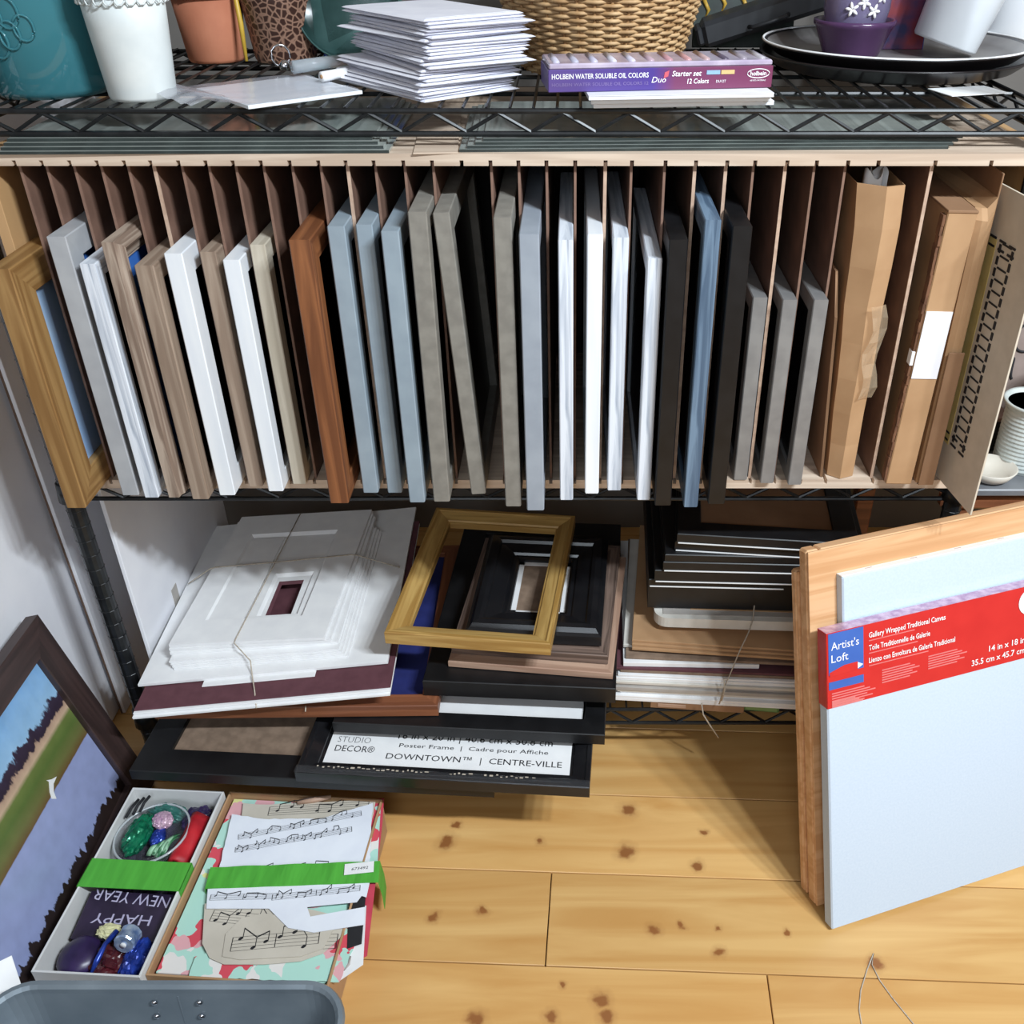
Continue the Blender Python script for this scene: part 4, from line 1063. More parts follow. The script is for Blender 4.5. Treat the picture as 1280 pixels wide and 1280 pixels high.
# ------------------------------------------------------------------ two boxes on the floor
def open_box(name, label, FL, FR, NL, H, mat, t=.003, cat='box'):
    """FL, FR: far corners of the rim, NL: near left corner (pixels at rim height)"""
    a = at(*FL, z=H); b = at(*FR, z=H); n = at(*NL, z=H)
    u = (b - a); W_ = u.length; u.normalize(); v = Vector((-u.y, u.x, 0)); D_ = abs((n - a).dot(v))
    o = a - v * D_; o.z = .0015
    M = axes(o, u, v, (0, 0, 1)); H -= .0015
    bx_ = thing(name, label, cat, M)
    box('bottom', (0, 0, 0), (W_, D_, t), mat, bx_, 0)
    for p, s in (((0, 0, t), (W_, t, H - t)), ((0, D_ - t, t), (W_, t, H - t)), ((0, t, t), (t, D_ - 2 * t, H - t)), ((W_ - t, t, t), (t, D_ - 2 * t, H - t))):
        box('side', p, s, mat, bx_, .0006)
    return bx_, M, W_, D_, H
m_boxwhite = noise_mat('white_card_box', (224, 224, 222), (214, 214, 213), 0.6, 20)
m_green = noise_mat('green_ribbon', (84, 176, 62), (74, 160, 54), 0.6, 120, (1, .1, 1))
HB = .085
b1, M1, W1, D1, H1 = open_box('gift_box', 'narrow white box of party wrappings with a green band', (166, 984), (280, 989), (69, 1216), HB, m_boxwhite)
box('green_band', (-.0012, D1 * .415, H1), (W1 + .0024, .046, .0010), m_green, b1, 0)
box('green_band', (W1 + .0002, D1 * .415, .004), (.0010, .046, H1 - .003), m_green, b1, 0)
box('green_band', (-.0014, D1 * .415, .004), (.0010, .046, H1 - .003), m_green, b1, 0)
GP = 'wrappings inside the narrow white box'
def inbox(M, x, y, z): return M @ Vector((x, y, z))
def crumple(name, label, M, x, y, z, sx, sy, sz, mat, seed, cat, amp=.25, sub=4, group=GP):
    random.seed(seed); bm = bmesh.new(); bmesh.ops.create_icosphere(bm, subdivisions=sub, radius=1)
    ks = [(Vector((random.gauss(0, 1), random.gauss(0, 1), random.gauss(0, 1))) * 4.5, random.uniform(0, 6)) for _ in range(9)]
    for v_ in bm.verts:
        f = sum(abs(math.sin(k.dot(v_.co) + ph_)) for k, ph_ in ks) / 9 - .6
        v_.co *= 1 + amp * f
        v_.co = Vector((v_.co.x * sx, v_.co.y * sy, v_.co.z * sz))
    me = bpy.data.meshes.new(name); bm.to_mesh(me); bm.free(); me.materials.append(mat)
    for p_ in me.polygons: p_.use_smooth = (name == 'purple_balloon')
    o = put(bpy.data.objects.new(name, me), None, M @ TR((x, y, z)))
    return tag(o, label, cat, group)
m_foilg = noise_mat('green_foil', (26, 138, 98), (12, 84, 62), 0.25, 60, metal=.4)
m_foilr = noise_mat('red_felt', (196, 34, 44), (160, 22, 34), 0.55, 30, (.2, 1, 1))
m_foilp = noise_mat('dark_purple', (54, 38, 84), (34, 24, 58), 0.35, 30)
m_foilb = noise_mat('blue_foil', (44, 74, 178), (24, 40, 110), 0.25, 60, metal=.3)
m_foils = noise_mat('silver_foil', (196, 214, 236), (110, 138, 186), 0.2, 90, metal=.5)
m_maro2 = noise_mat('deep_red_foil', (86, 28, 36), (56, 18, 26), 0.3, 40)
m_tissue = noise_mat('pale_yellow_tissue', (222, 220, 176), (204, 200, 154), 0.8, 40)
m_gribbon = noise_mat('striped_green', (150, 196, 160), (60, 120, 80), 0.4, 160, (1, .1, 1), lo=.45, hi=.55)
m_pinkf = noise_mat('pink_foil', (222, 190, 206), (180, 140, 170), 0.25, 90, metal=.3)
m_dgreenf = noise_mat('sea_green_film', (60, 120, 110), (40, 90, 84), 0.3, 30)
h = H1
V, F = [], []
for j in range(25):
    for i in range(13):
        x = .006 + (W1 - .012) * i / 12; y = .006 + (D1 - .012) * j / 24
        V.append((x, y, h - .052 + .006 * math.sin(i * 1.9 + j * .8) + .005 * math.sin(j * 2.3 - i)))
for j in range(24):
    for i in range(12): a = j * 13 + i; F.append((a, a + 1, a + 14, a + 13))
o = meshobj('tissue_lining', V, F, m_foilp, None, M1); tag(o, 'dark purple crumpled tissue lining the narrow white box', 'tissue')
# clear dish holding a green foil ball
ds = thing('clear_dish', 'clear plastic dish with rolled rim in the narrow box', 'dish', M1 @ TR((.0605, D1 * .755, h - .036)) @ RY(-4))
lathe('dish_body', [(0, 0), (.040, .002), (.052, .020), (.054, .024), (.052, .025), (.049, .020), (.038, .004), (0, .003)], m_film, ds, None, 40)
tube('rolled_rim', [(.0535 * math.cos(a), .0535 * math.sin(a) * 1.0, .025) for a in [2 * math.pi * i / 40 for i in range(40)]], .0018, glassmat('rim_plastic', (226, 232, 236), .08, .5), ds, 6, True)
crumple('green_foil', 'crumpled emerald green foil in the clear dish', M1, .038, D1 * .75, h - .014, .017, .034, .015, m_foilg, 4, 'foil', .7)
crumple('pink_foil', 'small pale pink foil twist in the narrow box', M1, .066, D1 * .83, h - .010, .014, .014, .011, m_pinkf, 5, 'foil', .5)
crumple('blue_foil', 'small dark blue foil scrap between green and red wrappings', M1, .066, D1 * .755, h - .020, .010, .016, .010, m_foilb, 7, 'foil', .5)
# folded red felt packet
V, F = [], []
for i in range(9):
    for j in range(6):
        V.append((.032 * j / 5, .085 * i / 8, .012 * math.sin(math.pi * j / 5) + .003 * math.sin(i * .9 + j)))
for i in range(8):
    for j in range(5): a = i * 6 + j; F.append((a, a + 1, a + 7, a + 6))
o = meshobj('red_packet', V, F, m_foilr, None, M1 @ TR((.098, D1 * .60, h - .017)) @ RZ(-2), True); o.modifiers.new('s', 'SOLIDIFY').thickness = .006
tag(o, 'bright red folded felt packet in the narrow box', 'packet', GP)
for k, (x, y, dx, dy) in enumerate(((.070, .655, .014, .030), (.077, .645, .015, .042), (.085, .65, .008, .036), (.064, .65, .010, .022))):
    V, F = [], []
    for i in range(8):
        f = i / 7; cx_, cy_ = x + dx * f, D1 * y + dy * f; zz_ = h - .022 + .008 * math.sin(f * 3.1)
        V += [(cx_ - .0035, cy_, zz_), (cx_ + .0035, cy_, zz_)]
    for i in range(7): F.append((2 * i, 2 * i + 1, 2 * i + 3, 2 * i + 2))
    o = meshobj('ribbon_strip', V, F, m_gribbon, None, M1, True); o.modifiers.new('s', 'SOLIDIFY').thickness = .0008
    tag(o, ['pale green striped ribbon strip under the blue foil', 'longest pale green striped ribbon strip beside the red packet', 'pale green striped ribbon strip touching the red packet', 'short pale green striped ribbon strip by the dish wall'][k], 'ribbon', 'green ribbon strips in the narrow box')
# sea green film and dark scraps at the far end
crumple('green_film', 'sea green film scrap at the far end of the narrow box', M1, .060, D1 * .915, h - .026, .030, .013, .016, m_dgreenf, 8, 'film', .8)
crumple('navy_wrap', 'dark navy wrapping in the far corner of the narrow box', M1, .110, D1 * .88, h - .030, .022, .024, .020, m_foilp, 10, 'wrapping', .7)
for k in range(3):
    a = inbox(M1, .010 + .008 * k, D1 * (.83 + .02 * k), h - .008); b = inbox(M1, .018 + .007 * k, D1 * (.93 + .012 * k), h - .002)
    tag(tube('black_clip', [tuple(a), tuple((a + b) / 2 + Vector((0, 0, .003))), tuple(b)], .0022, m_ink), ['black stick lying flat against the box side', 'middle one of three black sticks at the box side', 'black stick of three closest to the clear dish'][k], 'clip', 'black sticks in the narrow box')
# happy new year banner
m_banner = noise_mat('dark_banner', (52, 40, 66), (34, 26, 46), 0.35, 30)
bn = thing('party_banner', 'dark folded party banner with silver upside-down lettering', 'banner', M1 @ TR((.012, D1 * .215, h - .030)) @ RX(8))
box('banner_sheet', (0, 0, 0), (.118, .068, .004), m_banner, bn, .001)
m_lilac = noise_mat('silver_letters', (196, 190, 214), (172, 166, 196), 0.4, 60)
text('lettering', 'HAPPY', m_lilac, bn, TR((.100, .036, .0046)) @ RZ(180), .082, .0150)
text('lettering', 'NEW YEAR', m_lilac, bn, TR((.116, .063, .0046)) @ RZ(176), .110, .0165)
crumple('purple_balloon', 'deflated dark purple balloon in the near corner of the narrow box', M1, .036, D1 * .135, h - .030, .027, .030, .016, m_foilp, 12, 'balloon', .12)
crumple('yellow_tissue', 'pale yellow tissue scrap on the party banner', M1, .066, D1 * .235, h - .016, .015, .010, .008, m_tissue, 3, 'tissue', .9)
crumple('red_foil', 'deep red foil wrapping at the near end of the narrow box', M1, .076, D1 * .13, h - .036, .026, .026, .016, m_maro2, 14, 'foil', .8)
crumple('navy_foil', 'dark navy foil in the near right corner of the narrow box', M1, .112, D1 * .14, h - .034, .017, .030, .018, m_foilb, 16, 'foil', .8)
o = thing('silver_spool', 'shiny silver-blue foil spool in the narrow box', 'spool', M1 @ TR((.098, D1 * .235, h - .014)) @ RX(75) @ RZ(10))
lathe('spool_body', [(0, 0), (.013, 0), (.0145, .002), (.0135, .010), (.0145, .022), (.013, .024), (0, .024)], m_foils, o, None, 12, False)
lathe('spool_core', [(0, .024), (.004, .024), (.004, .026), (0, .026)], m_white, o, None, 12)
tag(tube('blue_ribbon', [tuple(inbox(M1, .078, D1 * .23, h - .012)), tuple(inbox(M1, .072, D1 * .16, h - .010)), tuple(inbox(M1, .070, D1 * .09, h - .014)), tuple(inbox(M1, .066, D1 * .05, h - .022))], [.004, .003, .004, .002], m_foilb), 'curled blue ribbon at the near end of the narrow box', 'ribbon')

# ---- music paper box
HB2 = .075
b2_, M2, W2, D2, H2 = open_box('paper_box', 'shallow kraft box overflowing with collage papers and a green band', (287, 989), (478, 999), (233, 1222), HB2, m_kraft)
random.seed(31)
m_musicw = noise_mat('music_paper_white', (232, 236, 244), (224, 228, 238), 0.8, 20)
m_musict = noise_mat('music_paper_tan', (206, 198, 184), (192, 184, 170), 0.8, 14)
m_redp = noise_mat('red_paper', (206, 72, 92), (190, 60, 80), 0.7, 20)
m_floral, t_, b_ = basemat('floral_paper', 0.7)
vo = t_.nodes.new('ShaderNodeTexVoronoi'); vo.inputs['Scale'].default_value = 34; nz = t_.nodes.new('ShaderNodeTexNoise'); nz.inputs['Scale'].default_value = 30; vm = t_.nodes.new('ShaderNodeVectorMath'); vm.operation = 'MULTIPLY_ADD'; vm.inputs[1].default_value = (.05, .05, .05); tc = t_.nodes.new('ShaderNodeTexCoord')
sp_ = t_.nodes.new('ShaderNodeSeparateXYZ'); rp = t_.nodes.new('ShaderNodeValToRGB'); rp.color_ramp.interpolation = 'CONSTANT'
for k, (p, c) in enumerate(((0, (178, 222, 208)), (.30, (214, 78, 92)), (.46, (226, 170, 176)), (.58, (230, 226, 222)), (.72, (226, 224, 150)), (.82, (178, 222, 208)))):
    el = rp.color_ramp.elements[k] if k < 2 else rp.color_ramp.elements.new(p); el.position = p; el.color = lin(c)
t_.links.new(tc.outputs['Object'], nz.inputs['Vector']); t_.links.new(nz.outputs['Color'], vm.inputs[0]); t_.links.new(tc.outputs['Object'], vm.inputs[2]); t_.links.new(vm.outputs[0], vo.inputs['Vector']); t_.links.new(vo.outputs['Color'], sp_.inputs[0]); t_.links.new(sp_.outputs[0], rp.inputs['Fac']); t_.links.new(rp.outputs['Color'], b_.inputs['Base Color'])
GS = 'collage papers in the kraft box'
def psheet(name, label, px, z, mat, t=.0007, jag=0.0, cat='paper'):
    """cut paper whose outline was read off the picture, lying at height z"""
    P = [at(x, y, z=z) for x, y in px]; o = sum(P, Vector()) / len(P)
    Q = []
    for i, p in enumerate(P):
        q = P[(i + 1) % len(P)]; n = max(1, int((q - p).length / .008)) if jag else 1
        for k in range(n):
            e_ = p.lerp(q, k / n); Q.append((e_.x - o.x + (random.uniform(-jag, jag) if k else 0), e_.y - o.y + (random.uniform(-jag, jag) if k else 0)))
    s_ = MB().prism(Q, 0, t).build(name, mat, None, TR((o.x, o.y, z)))
    return tag(s_, label, cat, GS), o
def staff(parent, o, A, B, z, sp, seed, notes=10, gap=None, big=1.0):
    """five printed lines from pixel A to pixel B with notes"""
    random.seed(seed); a = at(*A, z=z) - o; b = at(*B, z=z) - o; a.z = b.z = 0; u = (b - a); L = u.length; u.normalize(); v = Vector((-u.y, u.x, 0))
    s_ = MB()
    def quad(c0, c1, wd, up): c0, c1 = Vector(c0), Vector(c1); s_.add([c0 - up * wd, c1 - up * wd, c1 + up * wd, c0 + up * wd, *[p + Vector((0, 0, .0003)) for p in (c0 - up * wd, c1 - up * wd, c1 + up * wd, c0 + up * wd)]], [(0, 1, 2, 3), (4, 5, 6, 7)])
    for k in range(5): quad(a + v * sp * k, b + v * sp * k, .00010 * big, v)
    for x in (0, .5, 1): quad(a + u * L * x, a + u * L * x + v * sp * 4, .0003 * big, u)
    prev = None
    for i in range(notes):
        x = L * (i + .6) / (notes + .6) + random.uniform(-.003, .003); y = sp * random.randint(-1, 8) * .5
        c0 = a + u * x + v * y
        s_.add([c0 + u * (sp * .62 * math.cos(q)) + v * (sp * .45 * math.sin(q) + sp * .2 * math.cos(q)) + Vector((0, 0, zz0)) for zz0 in (0, .0003) for q in [2 * math.pi * j / 8 for j in range(8)]], [tuple(range(8)), tuple(range(8, 16))])
        top = c0 + u * sp * .58 + v * sp * 3; quad(c0 + u * sp * .58, top, .0003 * big, u)
        if prev is not None and i % 3 != 0: quad(prev, top, .0006 * big, v)
        prev = top
    return s_.build('printed_music', m_ink, parent, TR((0, 0, .0011)))
zt = HB2 - .004
# filling layers, each its own stack of sheets
V0 = [(.004, .004), (W2 - .004, D2 - .004)]
nl = 0
for k in range(8):
    mat = [m_kraft, m_white, m_redp, m_musict, m_ink, m_white, m_redp, m_floral][k]
    z0 = .0048 + k * (HB2 - .014) / 8
    lab = ['kraft sheet block', 'white sheet block', 'red sheet block', 'tan sheet block', 'black sheet block', 'second white sheet block', 'second red sheet block', 'floral sheet block'][k]
    o = box('paper_block', (.006 + .002 * (k % 3), .006 + .003 * (k % 2), z0), (W2 - .014, D2 - .016, (HB2 - .014) / 8 - .0004), mat, None, .0006, M2)
    tag(o, lab + ' filling the kraft box below the music sheets', 'paper', GS)
zt = .0048 + HB2 - .014 + .0015
red, o = psheet('red_paper', 'long red paper strip along the open side of the kraft box', [(462, 1000), (480, 998), (478, 1030), (459, 1195), (440, 1205)], zt + .0005, m_redp)
wp, o = psheet('white_scrap', 'white scrap with grey brush stroke near the red strip', [(436, 1140), (458, 1132), (454, 1206), (422, 1228), (428, 1180)], zt + .0018, m_white)
tube('brush_stroke', [tuple(at(x, y, z=zt + .0018) - o + Vector((0, 0, .0006))) for x, y in ((438, 1196), (436, 1206), (430, 1214))], [.0014, .0018, .0008], m_lgrey, wp, 6)
flp, o = psheet('floral_paper', 'floral paper in mint and red across the near side of the kraft box', [(236, 1222), (244, 1196), (300, 1180), (380, 1178), (420, 1160), (446, 1140), (444, 1180), (424, 1228)], zt + .0032, m_floral, jag=.001)
flp2, o = psheet('floral_paper', 'narrow floral strip beside the upper music sheet', [(462, 1010), (476, 1006), (472, 1080), (454, 1120)], zt + .0020, m_floral)
bkp, o = psheet('black_paper', 'black paper scrap beneath the oval music label', [(436, 1118), (458, 1112), (452, 1180), (434, 1186)], zt + .0044, m_ink)
# oval tan label with large notes
ov = [(256, 1130), (300, 1128), (360, 1130), (440, 1150), (428, 1170), (404, 1192), (376, 1202), (330, 1206), (280, 1206), (262, 1198), (253, 1180)]
tan, o = psheet('oval_music_label', 'tan die-cut label printed with large notes', ov, zt + .0056, m_musict, .0010)
staff(tan, o, (262, 1152), (345, 1160), zt + .0056, .0042, 7, 6, big=1.2)
staff(tan, o, (284, 1193), (420, 1186), zt + .0056, .0052, 3, 7, big=1.6)
tan2, o = psheet('curled_label', 'second tan label curling over the oval one', [(278, 1196), (282, 1168), (302, 1148), (330, 1142), (420, 1156), (404, 1186), (376, 1196), (300, 1200)], zt + .0072, m_musict, .0010)
staff(tan2, o, (288, 1190), (398, 1180), zt + .0072, .0050, 12, 6, big=1.6)
# upper tan music and white torn sheets
up, o = psheet('music_page', 'tan music page at the far end of the kraft box', [(304, 1004), (330, 1006), (470, 1000), (462, 1040), (300, 1030)], zt + .0040, m_musict, jag=.0008)
staff(up, o, (335, 1020), (460, 1013), zt + .0040, .0040, 5, 7, big=1.3)
roll = thing('rolled_scrap', 'small rolled pinkish paper scrap at the far rim of the kraft box', 'paper', TR(at(372, 1003, z=zt + .008)))
dR = at(414, 996, z=zt + .008) - at(372, 1003, z=zt + .008)
tube('roll', [(0, 0, 0), tuple(dR * .5), tuple(dR)], [.0035, .005, .0032], m_pinkwood, roll, 8)
tube('ink_line', [(0, 0, .0036), tuple(dR * .5 + Vector((0, 0, .005)))], .0006, m_ink, roll, 4)
wh, o = psheet('music_sheet', 'large torn white music sheet above the green band', [(290, 1018), (330, 1024), (400, 1024), (466, 1004), (462, 1084), (360, 1090), (272, 1094)], zt + .0062, m_musicw, jag=.0008)
staff(wh, o, (294, 1066), (440, 1040), zt + .0062, .0022, 8, 22)
staff(wh, o, (298, 1050), (452, 1020), zt + .0062, .0022, 10, 16)
staff(wh, o, (305, 1092), (420, 1086), zt + .0062, .0022, 17, 8)
lo_, o = psheet('music_sheet', 'torn white music sheet below the green band', [(260, 1110), (462, 1104), (458, 1122), (452, 1120), (446, 1128), (384, 1134), (388, 1146), (456, 1134), (456, 1156), (392, 1166), (360, 1160), (340, 1140), (336, 1136), (258, 1136)], zt + .0090, m_musicw)
staff(lo_, o, (262, 1126), (345, 1124), zt + .0090, .0022, 18, 6)
staff(lo_, o, (340, 1126), (450, 1114), zt + .0090, .0022, 19, 12)
# green band with sticker
a = at(256, 1109, z=zt + .0105); bnd = thing('green_ribbon_band', 'green fabric band across the music papers', 'ribbon', TR((0, 0, 0)))
V, F = [], []
for i in range(21):
    f = i / 20; e0 = Vector(at(256 + (473 - 256) * f, 1111 - 8 * f, z=zt + .0105)); e1_ = Vector(at(263 + (475 - 263) * f, 1084 - 8 * f, z=zt + .0105))
    dz = .0008 * math.sin(i * 1.1); V += [e0 + Vector((0, 0, dz)), e1_ + Vector((0, 0, -dz))]
p0, p1 = V[0].copy(), V[1].copy(); q0, q1 = V[-2].copy(), V[-1].copy()
V = [p0 + Vector((-.004, 0, -.030)), p1 + Vector((-.004, 0, -.030))] + V + [q0 + Vector((.003, 0, -.03)), q1 + Vector((.003, 0, -.03)), q0 + Vector((.003, 0, -.06)), q1 + Vector((.003, 0, -.06))]
for i in range(len(V) // 2 - 1): F.append((2 * i, 2 * i + 1, 2 * i + 3, 2 * i + 2))
o = meshobj('band', V, F, m_green, bnd); o.modifiers.new('s', 'SOLIDIFY').thickness = .0008
a = at(430, 1094, z=zt + .0125); b = at(467, 1090, z=zt + .0125); u = (b - a); Ls = u.length; u.normalize()
Ms = axes(a, u, Vector((-u.y, u.x, 0)), (0, 0, 1))
stc = box('white_sticker', (0, 0, 0), (Ls, .018, .0006), m_white, bnd, 0, Ms)
text('lettering', '673492', m_ink, stc, TR((.010, .006, .0008)), .023, .0048, .15)

# ------------------------------------------------------------------ galvanised tub
m_tub = noise_mat('galvanised', (134, 144, 152), (112, 123, 132), 0.42, 14, metal=.35, lo=.3, hi=.7)
TZ = .205
fr_ = at(432, 1226, z=TZ); fl_ = at(-6, 1232, z=TZ); TWx = fr_.x - fl_.x + .008; TD = .42
tub = thing('metal_tub', 'grey galvanised metal tub with riveted wall and rounded corners', 'tub', TR((fl_.x - .002, fr_.y - TD, .001)))
def ring(ins, z, r): return [(x + ins, y + ins, z) for x, y in rounded(TWx - 2 * ins, TD - 2 * ins, max(.008, r - ins), 8)]
rings = [ring(.022, 0, .05), ring(.006, TZ - .012, .05), ring(.0, TZ - .010, .05), ring(-.002, TZ - .004, .05), ring(.000, TZ, .05), ring(.005, TZ, .05), ring(.0085, TZ - .004, .05), ring(.0085, TZ - .012, .05), ring(.0245, .002, .05)]
o = loft('tub_wall', rings, m_tub, tub, None, (True, True))
for (px_, py_) in ((196, 1246), (252, 1246), (198, 1266), (254, 1266)):
    f = (py_ - 1238) / 28 * .034 + .016; x = at(px_, py_, z=TZ - f).x - (fl_.x - .002)
    lathe('rivet', [(.0042, 0), (.0036, .0016), (.002, .0028), (0, .003)], m_chrome, tub, TR((x, TD - .0090 - f * .08, TZ - f)) @ RX(90), 10)
sx_ = at(222, 1250, z=TZ - .02).x - (fl_.x - .002)
box('seam', (sx_, TD - .0245, .012), (.0014, .0012, TZ - .02), m_glassedge, tub, 0, None).matrix_basis = TR((sx_, TD - .0240, .014)) @ RX(-4.7)
for o_ in [c for c in tub.children if c.name.startswith('seam')]: o_.data = boxmesh((.0014, .0012, TZ - .03), 0, m_tub)

# ------------------------------------------------------------------ canvases leaning at the right
psi, phi = R(18.7), R(17.0)
u = Vector((math.cos(psi), math.sin(psi), 0)); nh = Vector((math.sin(psi), -math.cos(psi), 0)); v = Vector((0, 0, 1)) * math.cos(phi) - nh * math.sin(phi); n_ = u.cross(v)
oc = at(1040, 1162, z=.008)
MC = axes(oc, u, v, n_)
m_canvas = noise_mat('white_canvas', (198, 212, 228), (192, 207, 224), 0.75, 300, bump=.05)  # bluish cast of the light is put into the white canvas colour
m_red = noise_mat('red_label', (208, 46, 44), (200, 40, 40), 0.4, 20)
m_lblue = noise_mat('label_blue', (66, 106, 186), (58, 98, 178), 0.4, 20)
m_pinkink = noise_mat('pink_ink', (232, 130, 128), None, .5)
# everything stands on its lower back edge: item k's base is raised by its own thickness
def cplace(x, back, t): return MC @ TR((x, -.008 / math.cos(phi) + t * math.tan(phi) + back * math.tan(phi) * 0 + .0005, -back)) 
def cframe(x, depth_front, t):
    """lower back edge of a slab of thickness t whose face is depth_front behind the front canvas face touches the floor"""
    yb = -(oc.z - .0008 - (depth_front + t) * math.sin(phi)) / math.cos(phi)
    return MC @ TR((x, yb, -depth_front - t))
CW, CHt, CT = .345, .457, .020
fc = thing('wrapped_canvas', 'blank white wrapped canvas with red and blue paper label band, frontmost of the leaning stack', 'canvas', cframe(0, 0, CT))
box('canvas_face', (0, 0, 0), (CW, CHt, CT), m_canvas, fc, .002)
LB0, LB1 = .350, .4575
def cb(name, x, y, wd, ht, dz, mat): return box(name, (x, y, CT + dz), (wd, ht, .0005), mat, fc, 0)
cb('red_label', 0, LB0, CW, LB1 - LB0, .0002, m_red)
box('red_label', (-.0006, LB0, 0), (.0006, LB1 - LB0, CT), m_red, fc, 0)
box('label_top', (0, CHt + .0002, 0), (CW, .0006, CT), m_pinkf, fc, 0)
cb('blue_square', .002, .398, .052, .0585, .0008, m_lblue)
cb('blue_square', .002, .377, .052, .011, .0008, m_lblue)
def ct(x, y): return TR((x, y, CT + .0016))
text('lettering', "Artist's", m_whiteink, fc, ct(.006, .433), .041, .0115)
text('lettering', 'Loft', m_whiteink, fc, ct(.006, .4155), .025, .0115)
s = MB(); s.prism([(.003, .396), (.045, .398), (.045, .409), (.025, .4085), (.003, .402)], 0, .0005); s.build('red_pencil', m_red, fc, TR((0, 0, CT + .0012)))
s = MB(); s.prism([(.045, .399), (.053, .4035), (.045, .408)], 0, .0005); s.build('pencil_tip', m_whiteink, fc, TR((0, 0, CT + .0013)))
text('lettering', 'Gallery Wrapped Traditional Canvas', m_whiteink, fc, ct(.062, .4385), .118, .0078, 0, .012)
text('lettering', 'Toile Traditionnelle de Galerie', m_whiteink, fc, ct(.062, .4205), .094, .0078, 0, .012)
text('lettering', 'Lienzo con Envoltura de Galería Tradicional', m_whiteink, fc, ct(.062, .4025), .134, .0078, 0, .012)
for yy, ww in ((.4335, .07), (.4155, .075), (.3975, .092)): cb('fine_print', .062, yy, ww, .0012, .0008, m_pinkink)
for (x0, y0, nn, ww) in ((.006, .370, 6, .07), (.082, .386, 6, .062), (.154, .389, 6, .066), (.006, .3575, 3, .05)):
    for k in range(nn): cb('fine_print', x0, y0 - k * .0036, ww * (.7 + .3 * ((k * 7) % 5) / 5), .0016, .0008, m_pinkink)
text('lettering', '14 in x 18 in', m_whiteink, fc, ct(.252, .3745), .060, .0090, 0, .01)
text('lettering', '35.5 cm x 45.7 cm', m_whiteink, fc, ct(.224, .3590), .088, .0090, 0, .01)
s = MB(); s.prism([(.318 + .019 * math.cos(a), .4345 + .019 * math.sin(a)) for a in [2 * math.pi * i / 32 for i in range(32)]], 0, .0005); s.build('round_badge', m_whiteink, fc, TR((0, 0, CT + .0012)))
text('lettering', '6', m_maroon, fc, TR((.308, .428, CT + .0022)), .008, .012, 0, .02)
# film over the label: thin lip sticking out at the corner
V = [(-.002, LB0 - .004, .004), (-.004, LB0 + .05, .010), (-.003, LB1, .004), (-.0012, LB0 - .004, CT), (-.002, LB0 + .05, CT), (-.0012, LB1 + .001, CT)]
meshobj('shrink_film', V, [(0, 1, 4, 3), (1, 2, 5, 4)], m_film, fc)
# second canvas
sc_ = thing('stretched_canvas', 'plain white canvas behind the labelled one, showing its top edge', 'canvas', cframe(.040, .0235, .016))
box('canvas_face', (0, 0, 0), (.37, .513, .016), m_canvas, sc_, .002)
box('staple_fold', (.0, .5128, .002), (.37, .0012, .012), m_white, sc_, 0)
for k in range(5): box('staple', (.04 + k * .07, .5136, .006), (.010, .0008, .0012), m_chrome, sc_, 0)
# wooden cradle panels
def cradle(label, x, back, t, wd, ht, mat):
    r_ = thing('cradled_panel', label, 'panel', cframe(x, back, t))
    box('side_bar', (0, 0, 0), (.020, ht, t), mat, r_, .003); box('side_bar', (wd - .020, 0, 0), (.020, ht, t), mat, r_, .003)
    o1 = box('end_bar', (0, 0, 0), (wd - .041, .020, t), mat, r_, .002); o1.matrix_basis = TR((.0205, 0, 0))
    o1 = box('end_bar', (0, 0, 0), (wd - .041, .020, t), mat, r_, .002); o1.matrix_basis = TR((.0205, ht - .020, 0))
    box('face', (.001, .001, t), (wd - .002, ht - .002, .003), mat, r_, .0005)
    return r_
cradle('tall pale pine cradled panel behind the two canvases', -.002, .0405, .020, .42, .545, m_pine)
cradle('shorter pine cradled panel, rearmost of the leaning stack', -.004, .0650, .014, .36, .505, m_pine)

# ------------------------------------------------------------------ side table beyond the rack
m_tabletop = noise_mat('grey_shelf_top', (120, 122, 126), (104, 106, 110), 0.4, 20)
tb_ = thing('side_table', 'low side table with reddish wooden rail beside the shelving', 'table', TR((.575, 1.215, 0)))
box('table_top', (0, 0, .488), (.6, .5, .012), m_tabletop, tb_, .002)
box('front_rail', (-.02, .012, .455), (.62, .024, .030), m_cherry, tb_, .006)
for x in (0, .56):
    for y in (.02, .44): box('leg', (x, y, .0), (.035, .035, .487), m_cherry, tb_, .003)
pb_ = at(1243, 612, z=.501)
m_cer2 = noise_mat('cream_ceramic', (214, 208, 196), (200, 194, 182), 0.35, 14)
bw = thing('cream_bowl', 'shallow cream bowl on the side table behind the patterned mat', 'bowl', TR((pb_.x + .004, pb_.y + .036, .5005)))
lathe('bowl_body', [(0, 0), (.022, 0), (.030, .006), (.038, .020), (.036, .021), (.028, .008), (0, .005)], m_cer2, bw, None, 36)
lathe('bowl_foot', [(.018, 0), (.022, 0), (.022, .003), (.018, .003)], m_cer2, bw, None, 30)
m_ribbed = noise_mat('pale_grey_ceramic', (200, 206, 202), (178, 186, 184), 0.5, 30)
pc2 = at(1292, 612, z=.501)
rc = thing('ribbed_cup', 'pale ribbed ceramic cup on the side table', 'cup', TR((pc2.x + .006, pc2.y + .075, .5005)))
prof = [(0, 0), (.036, 0)]
for k in range(14): z_ = .004 + k * .0066; prof += [(.038 + .0012, z_ + .0022), (.038, z_ + .0055)]
prof += [(.043, .102), (.044, .106), (.040, .107), (.035, .10), (.034, .008), (0, .006)]
lathe('cup_body', prof, m_ribbed, rc, None, 40, False)
lathe('cup_lip', [(.040, .104), (.0445, .104), (.0455, .107), (.0445, .110), (.040, .108), (.040, .104)], m_ribbed, rc, None, 40)
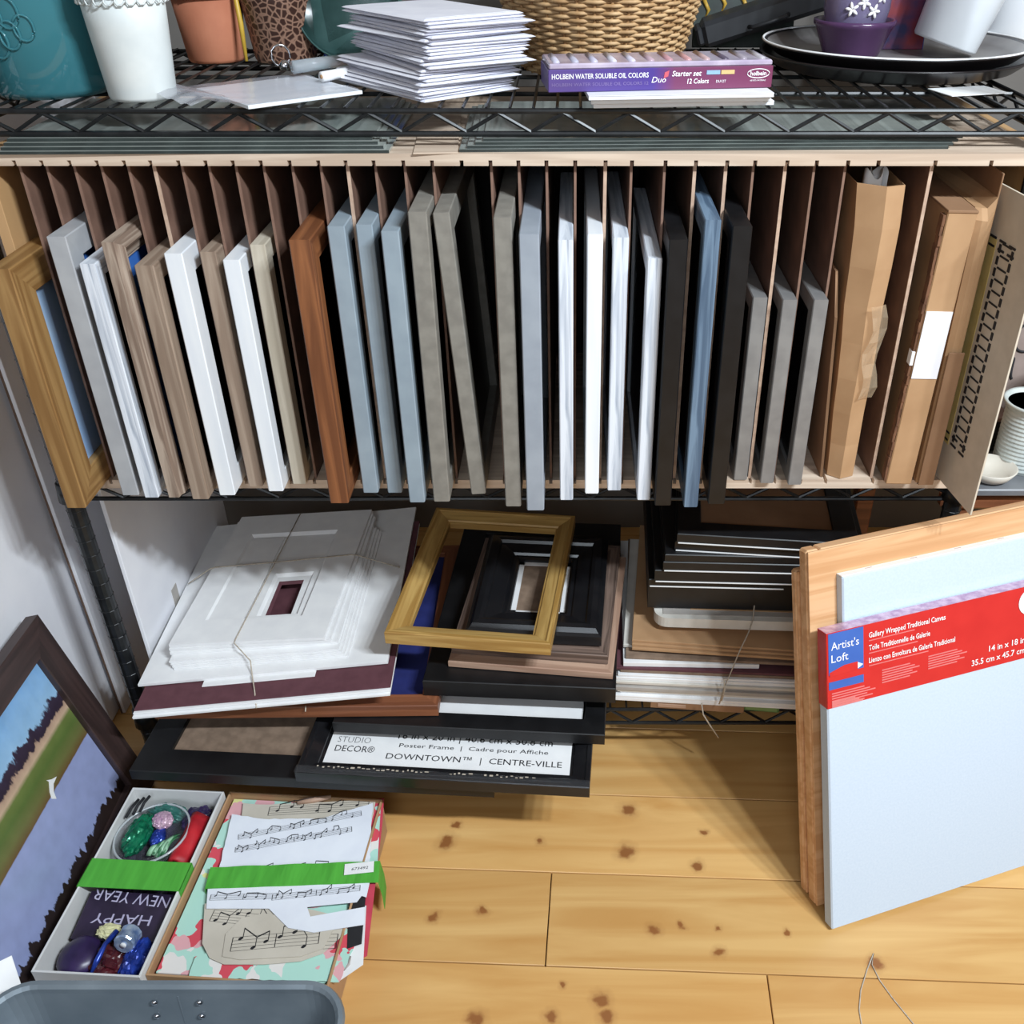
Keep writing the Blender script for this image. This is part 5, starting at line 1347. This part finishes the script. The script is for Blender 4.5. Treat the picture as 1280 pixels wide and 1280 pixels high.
# brown board with black scrollwork standing at the back of the table
m_brb = noise_mat('brown_grey_board', (150, 132, 124), (132, 116, 108), 0.7, 20)
sb = thing('scroll_board', 'brownish board with black scrolling lines behind the cup', 'board', TR((.62, 1.45, .501)) @ RX(-12))
box('board', (-.05, 0, 0), (.42, .010, .22), m_brb, sb, .001)
for k, (x, z_, s_) in enumerate(((.10, .13, 1), (.16, .17, 1.2), (.06, .18, .9), (.18, .09, 1.1), (.04, .08, .8))):
    tube('black_scroll', [(x + s_ * .030 * math.cos(q * .75) * (1 - q * .06) + .006 * q, -.0012, z_ + s_ * .022 * math.sin(q * .9)) for q in [j * .25 for j in range(49)]], .0022, m_ink, sb, 5)
box('white_ledge', (-.05, -.002, .22), (.42, .014, .018), m_whitepaint, sb, .001)
pl2 = thing('grey_plate', 'dark grey plate with bright rim propped against the scroll board', 'plate', TR((.80, 1.375, .580)) @ RX(70))
lathe('plate_body', [(0, 0), (.045, .002), (.072, .012), (.073, .014), (.045, .006), (0, .004)], noise_mat('grey_glaze', (132, 136, 140), None, .25), pl2, None, 40)
tube('plate_rim', [(.0725 * math.cos(a), .0725 * math.sin(a), .0135) for a in [2 * math.pi * i / 40 for i in range(40)]], .0012, m_white, pl2, 6, True)
dk = thing('dark_crate', 'small dark crate between patterned mat and ribbed cup', 'crate', TR((.60, 1.33, .5005)))
box('crate_body', (0, 0, 0), (.075, .08, .055), m_rackback, dk, .002)
box('crate_lip', (-.002, -.002, .052), (.079, .084, .006), m_hardboard, dk, .001)

# stray thread on the floor
tag(tube('thread', [tuple(at(x, y, z=.0012)) for x, y in ((1078, 1286), (1074, 1262), (1076, 1238), (1084, 1212), (1092, 1192), (1090, 1206), (1100, 1226), (1116, 1248), (1142, 1280), (1150, 1290))], .0008, m_string), 'thin beige thread lying loose on the pine floor', 'thread')
# white card corner beside the painting
pcd = thing('white_card', 'white card corner between the painting and the tub', 'card', TR(at(-2, 1226, z=.17)) @ RZ(35) @ RX(30))
box('card', (-.020, -.06, 0), (.040, .08, .0015), m_white, pcd, .0003)
box('fold_line', (-.020, -.02, .0015), (.040, .001, .0002), m_lgrey, pcd, 0)
